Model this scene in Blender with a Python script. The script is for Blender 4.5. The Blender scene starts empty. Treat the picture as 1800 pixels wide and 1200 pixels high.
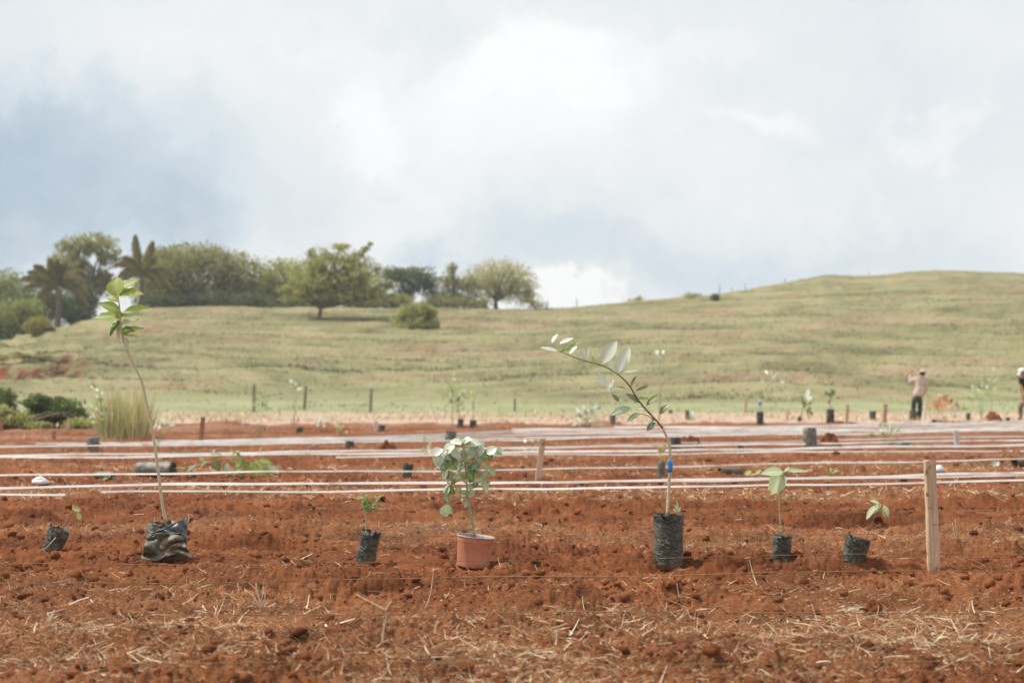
import bpy, bmesh, math, random
import numpy as np
from mathutils import Vector, Matrix

SC = bpy.context.scene
COL = SC.collection
R = math.radians
PI = math.pi

# ------------------------------------------------------------------ camera, world, sun, exposure
FPX = 2500.0                      # focal length in pixels of the 1800 px wide photograph (50 mm)
CAMH = 1.02
PITCH = math.atan(84.0 / FPX)
cd = bpy.data.cameras.new('camera'); cam = bpy.data.objects.new('camera', cd); COL.objects.link(cam)
cam.location = (0, 0, CAMH); cam.rotation_euler = (PI / 2 + PITCH, 0, 0)
cd.sensor_width = 36; cd.lens = 50; cd.clip_start = 0.05; cd.clip_end = 5000
cd.dof.use_dof = True; cd.dof.focus_distance = 8.1; cd.dof.aperture_fstop = 2.4
SC.camera = cam

SUN_EL, SUN_AZ = R(58), R(-84)    # azimuth from +Y towards +X: sun high on the left, veiled by thin cloud
world = bpy.data.worlds.new('World'); SC.world = world; world.use_nodes = True
sd = bpy.data.lights.new('sun', 'SUN'); sun = bpy.data.objects.new('sun', sd); COL.objects.link(sun)
sd.energy = 3.1; sd.angle = R(5.0); sd.color = (1.0, 0.95, 0.88)
sv = Vector((math.sin(SUN_AZ) * math.cos(SUN_EL), math.cos(SUN_AZ) * math.cos(SUN_EL), math.sin(SUN_EL)))
sun.rotation_euler = sv.to_track_quat('Z', 'Y').to_euler()
sun.location = (0, 0, 60)
SC.view_settings.view_transform = 'Standard'; SC.view_settings.look = 'None'
SC.view_settings.exposure = 0.56; SC.view_settings.gamma = 1.0
SC.view_settings.use_curve_mapping = False

def ray(px, py):
    v = Vector(((px - 900) / FPX, 1.0, -(py - 600) / FPX))
    c, s = math.cos(PITCH), math.sin(PITCH)
    return Vector((v.x, v.y * c - v.z * s, v.y * s + v.z * c))

def at(px, py, Y):
    r = ray(px, py); k = Y / r.y
    return Vector((r.x * k, Y, CAMH + r.z * k))

# ------------------------------------------------------------------ node helpers
class NT:
    def __init__(s, tree): s.t = tree; s.n = tree.nodes; s.l = tree.links; s.n.clear()
    def new(s, typ, **kw):
        nd = s.n.new(typ)
        for k, v in kw.items(): setattr(nd, k, v)
        return nd
    def link(s, a, b): s.l.new(a, b)
    def val(s, sock, v):
        if hasattr(v, 'links') or isinstance(v, bpy.types.NodeSocket): s.l.new(v, sock)
        else: sock.default_value = v
    def math(s, op, a, b=0.0, c=0.0, clamp=False):
        nd = s.new('ShaderNodeMath', operation=op, use_clamp=clamp)
        s.val(nd.inputs[0], a); s.val(nd.inputs[1], b); s.val(nd.inputs[2], c)
        return nd.outputs[0]
    def vmath(s, op, a, b=(0, 0, 0)):
        nd = s.new('ShaderNodeVectorMath', operation=op)
        s.val(nd.inputs[0], a)
        if op == 'SCALE': s.val(nd.inputs['Scale'], b)
        else: s.val(nd.inputs[1], b)
        return nd.outputs['Value'] if op in ('LENGTH', 'DOT_PRODUCT', 'DISTANCE') else nd.outputs[0]
    def noise(s, vec, scale, detail=4, rough=0.55, dist=0.0):
        nd = s.new('ShaderNodeTexNoise'); s.val(nd.inputs['Vector'], vec)
        nd.inputs['Scale'].default_value = scale; nd.inputs['Detail'].default_value = detail
        nd.inputs['Roughness'].default_value = rough; nd.inputs['Distortion'].default_value = dist
        return nd
    def ramp(s, fac, stops, interp='LINEAR'):
        nd = s.new('ShaderNodeValToRGB'); e = nd.color_ramp.elements; nd.color_ramp.interpolation = interp
        while len(e) < len(stops): e.new(0.5)
        for i, (p, c) in enumerate(stops):
            e[i].position = p; e[i].color = (*c, 1) if len(c) == 3 else c
        s.val(nd.inputs[0], fac); return nd.outputs[0]
    def mix(s, fac, a, b, mode='MIX'):
        nd = s.new('ShaderNodeMix', data_type='RGBA', blend_type=mode)
        s.val(nd.inputs[0], fac)
        for i, v in ((6, a), (7, b)):
            if isinstance(v, tuple): v = (*v, 1) if len(v) == 3 else v
            s.val(nd.inputs[i], v)
        return nd.outputs[2]
    def scale(s, vec, xyz):
        nd = s.new('ShaderNodeMapping'); s.val(nd.inputs[0], vec); nd.inputs['Scale'].default_value = xyz
        return nd.outputs[0]

def srgb(r, g, b):
    f = lambda c: ((c / 255 + 0.055) / 1.055) ** 2.4 if c / 255 > 0.04045 else c / 255 / 12.92
    return (f(r), f(g), f(b))

# ---- the cloudy sky
def build_world():
    t = NT(world.node_tree)
    sky = t.new('ShaderNodeTexSky', sky_type='NISHITA', sun_disc=False)
    sky.sun_elevation = SUN_EL; sky.sun_rotation = SUN_AZ
    sky.air_density = 1.0; sky.dust_density = 2.0
    tc = t.new('ShaderNodeTexCoord'); d = tc.outputs['Generated']
    n1 = t.noise(d, 5.0, 7, 0.58); n2 = t.noise(d, 22.0, 5, 0.6)
    off = t.vmath('SCALE', t.vmath('SUBTRACT', n1.outputs['Color'], (0.5, 0.5, 0.5)), 0.20)
    off2 = t.vmath('SCALE', t.vmath('SUBTRACT', n2.outputs['Color'], (0.5, 0.5, 0.5)), 0.075)
    w = t.vmath('ADD', t.vmath('ADD', d, off), off2)
    # overall bank of cloud, the same kind of cover all round
    base = t.noise(t.scale(d, (1, 1, 2.2)), 3.2, 6, 0.5)
    v = t.math('MULTIPLY_ADD', base.outputs[0], 0.50, 0.43)
    # cloud masses: (px, py, rx, ry, gain, hardness)
    blobs = [(150, 300, 270, 170, -0.36, 0.1), (-150, 270, 300, 240, -0.18, 0.0), (60, 440, 330, 90, -0.16, 0),
             (880, 190, 360, 200, 0.15, 0.0), (1000, 110, 170, 95, 0.17, 0.25), (655, 215, 110, 80, 0.18, 0.3), (840, 100, 70, 35, 0.14, 0.4), (1120, 150, 90, 60, 0.10, 0.3),
             (700, 330, 150, 100, 0.10, 0.2), (640, 420, 110, 70, 0.12, 0.1), (1020, 540, 100, 50, 0.42, 0.45),
             (840, 500, 130, 60, 0.14, 0.3),
             (1120, 455, 420, 60, -0.20, 0.0), (770, 425, 70, 34, -0.16, 0.3), (1640, 440, 300, 70, -0.14, 0),
             (1370, 190, 110, 40, 0.20, 0.3), (1590, 235, 100, 44, 0.20, 0.3), (1450, 300, 220, 60, 0.06, 0.0), (1250, 60, 120, 40, 0.10, 0.2), (520, 70, 260, 90, 0.05, 0.0),
             (760, 60, 110, 45, -0.12, 0.2), (300, 380, 130, 90, -0.10, 0), (280, 120, 300, 80, 0.05, 0),
             (700, 290, 50, 22, -0.12, 0.3), (1750, 60, 200, 120, 0.04, 0)]
    for (px, py, rx, ry, g, hd) in blobs:
        c = ray(px, py).normalized()
        dv = t.vmath('SUBTRACT', w, tuple(c))
        dv = t.scale(dv, (FPX / rx, FPX / rx * 0.6, FPX / ry))
        L = t.vmath('LENGTH', dv)
        mr = t.new('ShaderNodeMapRange', interpolation_type='SMOOTHERSTEP'); t.val(mr.inputs[0], L)
        mr.inputs[1].default_value = hd; mr.inputs[2].default_value = 1.45 - hd * 0.6
        mr.inputs[3].default_value = g; mr.inputs[4].default_value = 0
        v = t.math('ADD', v, mr.outputs[0])
    fine = t.noise(w, 14.0, 6, 0.6)
    v = t.math('ADD', v, t.math('MULTIPLY_ADD', fine.outputs[0], 0.34, -0.17), clamp=True)
    col = t.ramp(v, [(0.0, srgb(158, 177, 194)), (0.20, srgb(182, 198, 211)), (0.42, srgb(208, 220, 229)),
                     (0.60, srgb(226, 232, 235)), (0.80, srgb(240, 242, 243)), (1.0, srgb(252, 252, 252))])
    K = 7.1
    clouds = t.mix(1.0, col, (K, K, K), 'MULTIPLY')
    fin = t.mix(0.96, sky.outputs[0], clouds)
    bg = t.new('ShaderNodeBackground'); t.link(fin, bg.inputs[0]); bg.inputs[1].default_value = 0.1
    o = t.new('ShaderNodeOutputWorld'); t.link(bg.outputs[0], o.inputs[0])
build_world()

# ------------------------------------------------------------------ noise in numpy
_rs = np.random.RandomState(7)
_ang = _rs.rand(256, 256) * 2 * PI
_GX, _GY = np.cos(_ang), np.sin(_ang)
def gn(x, y, seed=0):
    x = np.asarray(x, float) + seed * 17.37; y = np.asarray(y, float) - seed * 9.71
    xi = np.floor(x).astype(np.int64); yi = np.floor(y).astype(np.int64)
    fx, fy = x - xi, y - yi
    u = fx * fx * fx * (fx * (fx * 6 - 15) + 10); v = fy * fy * fy * (fy * (fy * 6 - 15) + 10)
    def g(ix, iy, dx, dy):
        a, b = ix & 255, iy & 255
        return _GX[a, b] * dx + _GY[a, b] * dy
    n00 = g(xi, yi, fx, fy); n10 = g(xi + 1, yi, fx - 1, fy)
    n01 = g(xi, yi + 1, fx, fy - 1); n11 = g(xi + 1, yi + 1, fx - 1, fy - 1)
    return 1.5 * ((n00 * (1 - u) + n10 * u) * (1 - v) + (n01 * (1 - u) + n11 * u) * v)
def fbm(x, y, o=4, seed=0, rough=0.5):
    s = 0; a = 1
    for i in range(o):
        s = s + a * gn(x * 2 ** i, y * 2 ** i, seed + i); a *= rough
    return s
def sst(a, b, x):
    t = np.clip((np.asarray(x, float) - a) / (b - a), 0, 1); return t * t * (3 - 2 * t)

# ------------------------------------------------------------------ terrain heights
D0 = 62.0
SKY = np.array([(-2500, 640), (-1200, 640), (-500, 625), (-200, 612), (0, 600), (100, 577), (180, 556), (250, 546), (380, 539), (500, 541), (620, 541), (700, 541),
                (800, 542), (940, 544), (1020, 540), (1100, 534), (1200, 526), (1280, 517), (1340, 506), (1400, 496), (1450, 488),
                (1500, 488), (1560, 485), (1600, 481), (1650, 478), (1700, 479), (1800, 486), (2000, 500), (2400, 540), (3500, 640), (6000, 650)], float)
def crest(u):          # u = x/y of a point -> crest distance and height
    px = u * FPX + 900
    sy = np.interp(px, SKY[:, 0], SKY[:, 1])
    Dc = np.interp(px, [-400, 150, 500, 1000, 1500, 2400], [105, 116, 130, 140, 165, 165])
    return Dc, (684 - sy) / FPX * Dc + CAMH, px
def straw_band(x, y):  # 0..1 where old straw lies in strips parallel to the planting rows
    w = 0.9 * gn(x * 0.22, y * 0.3, 3)
    b = 0.5 + 0.5 * np.cos(2 * PI * (y + w - 6.15) / 3.95)
    return np.clip(b ** 1.7 + 0.35 * fbm(x * 0.9, y * 0.9, 3, 5), 0, 1)
def _tr(pa, pb, py, dp):
    d = 2500 * 1.02 / (py - 684); return ((pa - 900) / 2500 * d, (pb - 900) / 2500 * d, d, dp)
TROUGH = [_tr(-300, 640, 1022, 0.08), _tr(370, 660, 962, 0.09), _tr(1640, 2100, 955, 0.11), _tr(1540, 1680, 1052, 0.09), _tr(1740, 2100, 1046, 0.09),
          _tr(-200, 140, 1135, 0.09), _tr(1180, 1560, 1000, 0.05), _tr(900, 1330, 893, 0.07), _tr(500, 760, 905, 0.07), _tr(0, 250, 925, 0.05), _tr(1000, 1140, 930, 0.06),
          _tr(1380, 1640, 918, 0.07), _tr(600, 900, 1185, 0.06), _tr(1300, 1500, 1180, 0.05)]
def field_z(x, y, fine=True):
    x = np.asarray(x, float); y = np.asarray(y, float)
    wob = 0.5 * gn(x * 0.28, y * 0.1, 11) + 0.22 * gn(x * 0.9, y * 0.4, 12)
    z = 0.035 * fbm(x * 0.25, y * 0.35, 2, 1)
    ph = (y + wob - 7.0) / 1.32
    s = ph - np.floor(ph)
    z = z + 0.055 * 1.5 * (np.where(s < 0.86, 1 - s / 0.86, (s - 0.86) / 0.14) - 0.5) * np.clip(0.55 + 0.9 * gn(x * 0.45, y * 0.7, 14), 0, 1.4)
    z = z + 0.040 * np.abs(fbm(x * 1.7, y * 2.4, 2, 20)) - 0.012
    for (x0, x1, yc, dp) in TROUGH:      # the longer furrows and dug hollows
        yy_ = y - yc - 0.10 * gn(x * 0.9, yc, 15); ex = sst(x0 - .5, x0 + .3, x) * (1 - sst(x1 - .3, x1 + .5, x)) * np.clip(0.75 + 0.7 * gn(x * 2.0, yc, 16), 0.1, 1.3)
        z = z + ex * dp * (np.where(yy_ < 0, -np.exp(-(yy_ / 0.30) ** 2), -np.exp(-(yy_ / 0.07) ** 2)) + 0.45 * np.exp(-((yy_ - 0.22) / 0.14) ** 2))
    # footprints / hollows
    h = gn(x * 1.15, y * 1.6, 31)
    z = z - 0.11 * sst(0.42, 0.80, h)
    z = z + 0.10 * sst(36, 38.5, y) * (1 - sst(38.5, 42, y)) * np.clip(0.2 + 1.8 * gn(x * 0.6, y * 0.4, 33), 0, 2)
    if fine:
        a = 1 - 0.6 * sst(30, 60, np.hypot(x, y))
        c = np.abs(gn(x * 6, y * 6, 21)); c2 = np.abs(gn(x * 13, y * 13, 22)); c3 = np.abs(gn(x * 29, y * 29, 23))
        c4 = gn(x * 61, y * 61, 24)
        rough = 0.45 + 0.8 * np.clip(0.5 + gn(x * 0.8, y * 1.2, 25), 0, 1)
        c5 = np.abs(gn(x * 3.1, y * 3.8, 26))
        z = z - 0.012 + a * rough * (0.042 * c + 0.050 * c5 + 0.034 * c2 + 0.022 * c3 + 0.008 * c4) - 0.012 * a
    return z
def terrain_z(x, y, fine=True):
    x = np.asarray(x, float); y = np.asarray(y, float)
    rr = np.hypot(x, y)
    fz = field_z(x, y, fine)
    front = sst(0.2, 2.0, y / np.maximum(np.abs(x), 1e-3) + 0.0)
    yy = np.maximum(y, 1.0)
    Dc, zc, px = crest(x / yy)
    t = np.clip((y - D0) / (Dc - D0), 0, 1.0)
    s = np.where(t < 1, 0.55 * np.sin(t * PI / 2) ** 1.25 + 0.45 * t, 1.0)
    hz = zc * s
    # left gully bank
    over = np.clip((y - Dc) / 200, 0, 2)
    hz = hz * (1 - 0.35 * np.minimum(over, 1)) - 3.5 * over * sst(0, 1, over)
    amp = sst(D0, D0 + 14, y)
    lum = fbm(x * 0.045, y * 0.03, 3, 40)
    hz = hz + amp * (1 - 0.75 * sst(0.85, 1.0, t)) * 0.35 * lum
    if fine:
        con = hz * 1.55 + 0.9 * gn(x * 0.045, y * 0.045, 43) + 0.32 * gn(x * 0.16, y * 0.16, 44) + 0.09 * gn(x * 0.6, y * 0.6, 45)
        fr = con - np.floor(con)
        step = np.where(fr < 0.75, fr / 0.75, (1 - fr) / 0.25) - 0.5
        st = 0.34 * (0.55 + 0.7 * np.clip(0.5 + gn(x * 0.09, y * 0.09, 46), 0, 1.2))
        hz = hz - amp * st * step * (1 - 0.6 * sst(0.93, 1.0, t))
        hz = hz + amp * (0.05 * fbm(x * 1.1, y * 1.1, 3, 47) + 0.03 * np.abs(gn(x * 3.5, y * 3.5, 48)))
    # the red bank at the left foot
    bm = sst(-480, -380, -px) * 0 + (1 - sst(130, 200, px)) * sst(-300, -200, px)
    hz = hz + bm * 0.7 * sst(75.6, 77.2, y + 0.9 * fbm(x * 0.35, y * 0.05, 3, 49)) * (1 - sst(79, 96, y))
    m = sst(D0 - 4, D0 + 4, y) * front
    return fz * (1 - sst(D0 - 10, D0 + 5, y)) + hz * m
def hit(px, py):      # where the sight line of a photograph pixel meets the ground (searched once, in the world)
    r = ray(px, py)
    ks = np.concatenate([np.linspace(3, 60, 1200), np.linspace(60.05, 240, 2400)])
    X, Y, Z = r.x * ks, r.y * ks, CAMH + r.z * ks
    g = terrain_z(X, Y, False)
    b = np.nonzero(Z <= g)[0]
    if len(b) == 0: k = ks[-1]
    else: k = ks[b[0]]
    return Vector((r.x * k, r.y * k, float(terrain_z(np.array([r.x * k]), np.array([r.y * k]), False)[0])))
def gz(x, y, fine=False): return float(terrain_z(np.array([x]), np.array([y]), fine)[0])

# ------------------------------------------------------------------ mesh helpers
def link(o, parent=None):
    COL.objects.link(o)
    if parent is not None: o.parent = parent
    return o
def npmesh(name, verts, faces, m, parent=None, smooth=True, loc=None):
    me = bpy.data.meshes.new(name)
    verts = np.asarray(verts, np.float32); faces = np.asarray(faces, np.int32)
    k = faces.shape[1]
    me.vertices.add(len(verts)); me.vertices.foreach_set('co', verts.ravel())
    me.loops.add(faces.size); me.loops.foreach_set('vertex_index', faces.ravel())
    me.polygons.add(len(faces))
    me.polygons.foreach_set('loop_start', np.arange(0, faces.size, k, dtype=np.int32))
    me.polygons.foreach_set('loop_total', np.full(len(faces), k, np.int32))
    if smooth: me.polygons.foreach_set('use_smooth', np.ones(len(faces), bool))
    me.update(calc_edges=True)
    for mm in (m if isinstance(m, list) else [m]): me.materials.append(mm)
    o = bpy.data.objects.new(name, me)
    if loc is not None: o.location = loc
    return link(o, parent)
def pymesh(name, verts, faces, m, parent=None, smooth=True):
    me = bpy.data.meshes.new(name); me.from_pydata([tuple(v) for v in verts], [], faces); me.update()
    if smooth:
        for p in me.polygons: p.use_smooth = True
    me.materials.append(m)
    o = bpy.data.objects.new(name, me); return link(o, parent)
def thing(name, label, cat, loc, group=None, rz=0.0):
    o = bpy.data.objects.new(name, None); COL.objects.link(o); o.location = loc; o.rotation_euler.z = rz
    o.empty_display_size = 0.1
    o['label'] = label; o['category'] = cat
    if group: o['group'] = group
    return o
def tag(o, label, cat, group=None):
    o['label'] = label; o['category'] = cat
    if group: o['group'] = group
    return o

def spline(pts, n):
    P = [Vector(p) for p in pts]; P = [2 * P[0] - P[1]] + P + [2 * P[-1] - P[-2]]
    out = []; segs = len(P) - 3
    for i in range(n):
        f = i / (n - 1) * segs; k = min(int(f), segs - 1); t = f - k
        a, b, c, d = P[k:k + 4]
        out.append(0.5 * ((2 * b) + (c - a) * t + (2 * a - 5 * b + 4 * c - d) * t * t + (3 * b - a - 3 * c + d) * t ** 3))
    return out
def tube(pts, radii, seg=8, jit=0.0, rnd=None, cap=True):
    V = []; F = []; n = len(pts); up = Vector((0.13, 0.97, 0.2)).normalized()
    for i, p in enumerate(pts):
        tn = (pts[min(i + 1, n - 1)] - pts[max(i - 1, 0)]).normalized()
        if abs(tn.dot(up)) > 0.95: up = Vector((1, 0, 0))
        a = tn.cross(up).normalized(); b = tn.cross(a)
        r = radii[i] if hasattr(radii, '__len__') else radii
        for k in range(seg):
            th = 2 * PI * k / seg; rr = r * (1 + (rnd.uniform(-jit, jit) if rnd else 0))
            V.append(p + (a * math.cos(th) + b * math.sin(th)) * rr)
    for i in range(n - 1):
        for k in range(seg):
            k2 = (k + 1) % seg
            F.append((i * seg + k, i * seg + k2, (i + 1) * seg + k2, (i + 1) * seg + k))
    if cap:
        F.append(tuple(range(seg))[::-1]); F.append(tuple((n - 1) * seg + k for k in range(seg)))
    return V, F

# ------------------------------------------------------------------ materials
MATS = {}
def material(name, fn):
    m = bpy.data.materials.new(name); m.use_nodes = True
    t = NT(m.node_tree); fn(t, m); MATS[name] = m; return m
def out(t, sh): o = t.new('ShaderNodeOutputMaterial'); t.link(sh, o.inputs[0]); return o
def bsdf(t, color, rough=0.8, spec=0.3, normal=None, **kw):
    b = t.new('ShaderNodeBsdfPrincipled')
    if isinstance(color, tuple): color = (*color, 1)
    t.val(b.inputs['Base Color'], color); t.val(b.inputs['Roughness'], rough)
    b.inputs['Specular IOR Level'].default_value = spec
    if normal is not None: t.link(normal, b.inputs['Normal'])
    return b
def bump(t, h, strength, dist):
    b = t.new('ShaderNodeBump'); b.inputs['Strength'].default_value = strength; b.inputs['Distance'].default_value = dist
    t.link(h, b.inputs['Height']); return b.outputs[0]

SOIL_STOPS = [(0.33, (0.042, 0.016, 0.009)), (0.43, (0.112, 0.035, 0.014)), (0.53, (0.200, 0.066, 0.024)), (0.63, (0.275, 0.100, 0.040)), (0.74, (0.40, 0.20, 0.10))]
def soil_nodes(t, pos):
    n = t.noise(t.scale(pos, (0.8, 1.5, 1)), 1.3, 7, 0.62); n2 = t.noise(pos, 26, 6, 0.7); n3 = t.noise(pos, 130, 4, 0.65)
    f = t.math('ADD', t.math('MULTIPLY', n.outputs[0], 0.52), t.math('ADD', t.math('MULTIPLY', n2.outputs[0], 0.40), t.math('MULTIPLY_ADD', n3.outputs[0], 0.22, -0.06)))
    c = t.ramp(f, SOIL_STOPS)
    fl = t.noise(pos, 75, 5, 0.75)
    c = t.mix(t.ramp(fl.outputs[0], [(0.60, (0, 0, 0)), (0.68, (0.6, 0.6, 0.6))]), c, (0.40, 0.235, 0.115))
    return c, n2, n3
def m_soil(t, m):
    g = t.new('ShaderNodeNewGeometry'); pos = g.outputs['Position']
    c, n2, n3 = soil_nodes(t, pos)
    at_ = t.new('ShaderNodeAttribute', attribute_name='zone')
    sep = t.new('ShaderNodeSeparateColor'); t.link(at_.outputs['Color'], sep.inputs[0])
    # r: straw dust, g: dry pinkish earth beyond the field, b: grass
    sp = t.noise(t.scale(pos, (60, 95, 60)), 1.0, 4, 0.7)
    spk = t.ramp(sp.outputs[0], [(0.50, (0, 0, 0)), (0.66, (1, 1, 1))])
    c = t.mix(t.math('MULTIPLY', sep.outputs[0], t.math('MULTIPLY_ADD', spk, 0.5, 0.06)), c, (0.50, 0.32, 0.17))
    dn = t.noise(t.scale(pos, (0.5, 0.9, 1)), 1.6, 6, 0.65)
    dry = t.ramp(dn.outputs[0], [(0.3, (0.34, 0.20, 0.13)), (0.46, (0.46, 0.33, 0.25)), (0.7, (0.49, 0.40, 0.30))])
    c = t.mix(sep.outputs[1], c, dry)
    gn_ = t.noise(t.scale(pos, (0.35, 0.5, 1)), 1.5, 6, 0.6)
    gr = t.ramp(gn_.outputs[0], [(0.3, (0.22, 0.23, 0.12)), (0.55, (0.29, 0.30, 0.16)), (0.75, (0.34, 0.32, 0.19))])
    c = t.mix(sep.outputs[2], c, gr)
    h = t.math('ADD', n2.outputs[0], t.math('MULTIPLY', n3.outputs[0], 0.4))
    b = bsdf(t, c, 0.95, 0.12, bump(t, h, 1.0, 0.016)); out(t, b.outputs[0])
M_SOIL = material('red_tilled_soil', m_soil)
def m_clod(t, m):
    tc = t.new('ShaderNodeNewGeometry')
    c, n2, n3 = soil_nodes(t, tc.outputs['Position'])
    b = bsdf(t, c, 0.95, 0.12, bump(t, t.math('ADD', n2.outputs[0], n3.outputs[0]), 0.8, 0.008)); out(t, b.outputs[0])
M_CLOD = material('soil_clod', m_clod)
def m_potsoil(t, m):
    tc = t.new('ShaderNodeTexCoord'); n = t.noise(tc.outputs['Object'], 60, 4, 0.7)
    c = t.ramp(n.outputs[0], [(0.3, (0.05, 0.022, 0.012)), (0.6, (0.16, 0.07, 0.035)), (0.8, (0.32, 0.20, 0.12))])
    b = bsdf(t, c, 0.95, 0.1, bump(t, n.outputs[0], 1, 0.02)); out(t, b.outputs[0])
M_POTSOIL = material('potting_soil', m_potsoil)
def hill_streak(x, y):
    hz = terrain_z(x, y, False); u = x / np.maximum(y, 1) * 100
    con = hz * 1.05 + 0.9 * gn(x * 0.05, y * 0.05, 43)
    a = fbm(u * 0.08, con * 1.1, 4, 110, 0.6); b = fbm(u * 0.22, con * 4.2, 3, 120, 0.6)
    return np.clip(0.5 + 0.38 * a + 0.36 * b, 0, 1)
def m_hill(t, m):
    g = t.new('ShaderNodeNewGeometry'); pos = g.outputs['Position']
    n = t.noise(t.scale(pos, (0.10, 0.16, 0.5)), 1.0, 6, 0.6); n2 = t.noise(t.scale(pos, (1.6, 2.2, 2.0)), 1.0, 5, 0.62)
    f = t.math('ADD', t.math('MULTIPLY', n.outputs[0], 0.55), t.math('MULTIPLY', n2.outputs[0], 0.5))
    c = t.ramp(f, [(0.36, (0.150, 0.145, 0.068)), (0.46, (0.215, 0.206, 0.102)), (0.55, (0.265, 0.247, 0.130)), (0.66, (0.315, 0.280, 0.160))])
    at_ = t.new('ShaderNodeAttribute', attribute_name='zone')
    sep = t.new('ShaderNodeSeparateColor'); t.link(at_.outputs['Color'], sep.inputs[0])
    rn = t.noise(t.scale(pos, (0.7, 0.7, 1.5)), 1.0, 5, 0.6)
    dirt = t.ramp(rn.outputs[0], [(0.38, (0.29, 0.17, 0.10)), (0.55, (0.33, 0.25, 0.165))])
    sa = t.new('ShaderNodeAttribute', attribute_name='streak')
    st = t.ramp(sa.outputs['Fac'], [(0.15, (0.105, 0.103, 0.048)), (0.38, (0.19, 0.184, 0.088)), (0.6, (0.255, 0.240, 0.122)), (0.85, (0.32, 0.278, 0.160))])
    c = t.mix(0.6, c, st)
    c = t.mix(t.math('MULTIPLY', sep.outputs[0], 0.8), c, dirt)
    bn = t.noise(t.scale(pos, (0.9, 0.5, 2.0)), 1.0, 5, 0.65)
    bk = t.ramp(bn.outputs[0], [(0.40, (0.05, 0.03, 0.015)), (0.5, (0.17, 0.048, 0.024)), (0.62, (0.30, 0.085, 0.04))])
    bmask = t.ramp(t.noise(pos, 0.9, 5, 0.7).outputs[0], [(0.42, (0, 0, 0)), (0.50, (1, 1, 1))])
    c = t.mix(t.math('MULTIPLY', sep.outputs[1], bmask), c, bk)
    c = t.mix(sep.outputs[2], c, (0.27, 0.268, 0.145))
    b = bsdf(t, c, 0.95, 0.1, bump(t, n2.outputs[0], 1.0, 0.22)); out(t, b.outputs[0])
M_HILL = material('hill_pasture', m_hill)
def simple(name, stops, scale=20, rough=0.8, spec=0.3, bs=0.3, bd=0.005, stretch=(1, 1, 1), detail=5):
    def f(t, m):
        tc = t.new('ShaderNodeTexCoord')
        n = t.noise(t.scale(tc.outputs['Object'], stretch), scale, detail, 0.6)
        b = bsdf(t, t.ramp(n.outputs[0], stops), rough, spec, bump(t, n.outputs[0], bs, bd)); out(t, b.outputs[0])
    return material(name, f)
def leafmat(name, c1, c2, rough=0.4, spec=0.5, trans=0.35, scale=25, veins=True):
    def f(t, m):
        tc = t.new('ShaderNodeTexCoord'); oi = t.new('ShaderNodeObjectInfo')
        n = t.noise(tc.outputs['Object'], scale, 4, 0.6)
        k = t.math('ADD', t.math('MULTIPLY', n.outputs[0], 0.7), t.math('MULTIPLY_ADD', oi.outputs['Random'], 0.55, -0.12))
        c = t.ramp(k, [(0.3, c1), (0.7, c2)])
        ra = t.new('ShaderNodeAttribute', attribute_name='rib')
        rb_ = t.math('POWER', ra.outputs['Fac'], 2.5)
        c = t.mix(t.math('MULTIPLY', rb_, 0.45), t.mix(1.0, c, (0.90, 0.92, 0.86), 'MULTIPLY'), tuple(min(0.8, x_ * 1.35 + 0.05) for x_ in c2))
        b = bsdf(t, c, rough, spec, bump(t, n.outputs[0], 0.2, 0.002))
        tr = t.new('ShaderNodeBsdfTranslucent')
        t.link(t.mix(1.0, c, (1.1, 1.15, 0.6), 'MULTIPLY'), tr.inputs[0])
        mx = t.new('ShaderNodeMixShader'); mx.inputs[0].default_value = trans
        t.link(b.outputs[0], mx.inputs[1]); t.link(tr.outputs[0], mx.inputs[2]); out(t, mx.outputs[0])
    return material(name, f)
def m_straw(t, m):
    a = t.new('ShaderNodeAttribute', attribute_name='tone')
    c = t.ramp(a.outputs['Fac'], [(0, (0.22, 0.10, 0.04)), (0.35, (0.42, 0.25, 0.125)), (0.7, (0.60, 0.43, 0.26)), (1, (0.78, 0.66, 0.48))])
    b = bsdf(t, c, 0.7, 0.3); out(t, b.outputs[0])
M_STRAW = material('dry_straw', m_straw)
def m_grass(t, m):
    a = t.new('ShaderNodeAttribute', attribute_name='tone')
    c = t.ramp(a.outputs['Fac'], [(0, (0.105, 0.105, 0.045)), (0.4, (0.20, 0.19, 0.09)), (0.75, (0.275, 0.25, 0.128)), (1, (0.335, 0.29, 0.165))])
    b = bsdf(t, c, 0.8, 0.2)
    tr = t.new('ShaderNodeBsdfTranslucent'); t.link(c, tr.inputs[0])
    mx = t.new('ShaderNodeMixShader'); mx.inputs[0].default_value = 0.3
    t.link(b.outputs[0], mx.inputs[1]); t.link(tr.outputs[0], mx.inputs[2]); out(t, mx.outputs[0])
M_GRASS = material('pasture_grass', m_grass)
def dusty(t, c, p, hgt=0.07, amt=0.85):
    sx = t.new('ShaderNodeSeparateXYZ'); t.link(p, sx.inputs[0])
    n = t.noise(p, 30, 4, 0.65)
    k = t.math('ADD', t.math('DIVIDE', sx.outputs[2], -hgt), t.math('MULTIPLY_ADD', n.outputs[0], 2.2, -0.35))
    k = t.math('MULTIPLY', t.math('MAXIMUM', t.math('MINIMUM', k, 1.0), 0.0), amt)
    return t.mix(k, c, (0.20, 0.085, 0.038))
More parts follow.
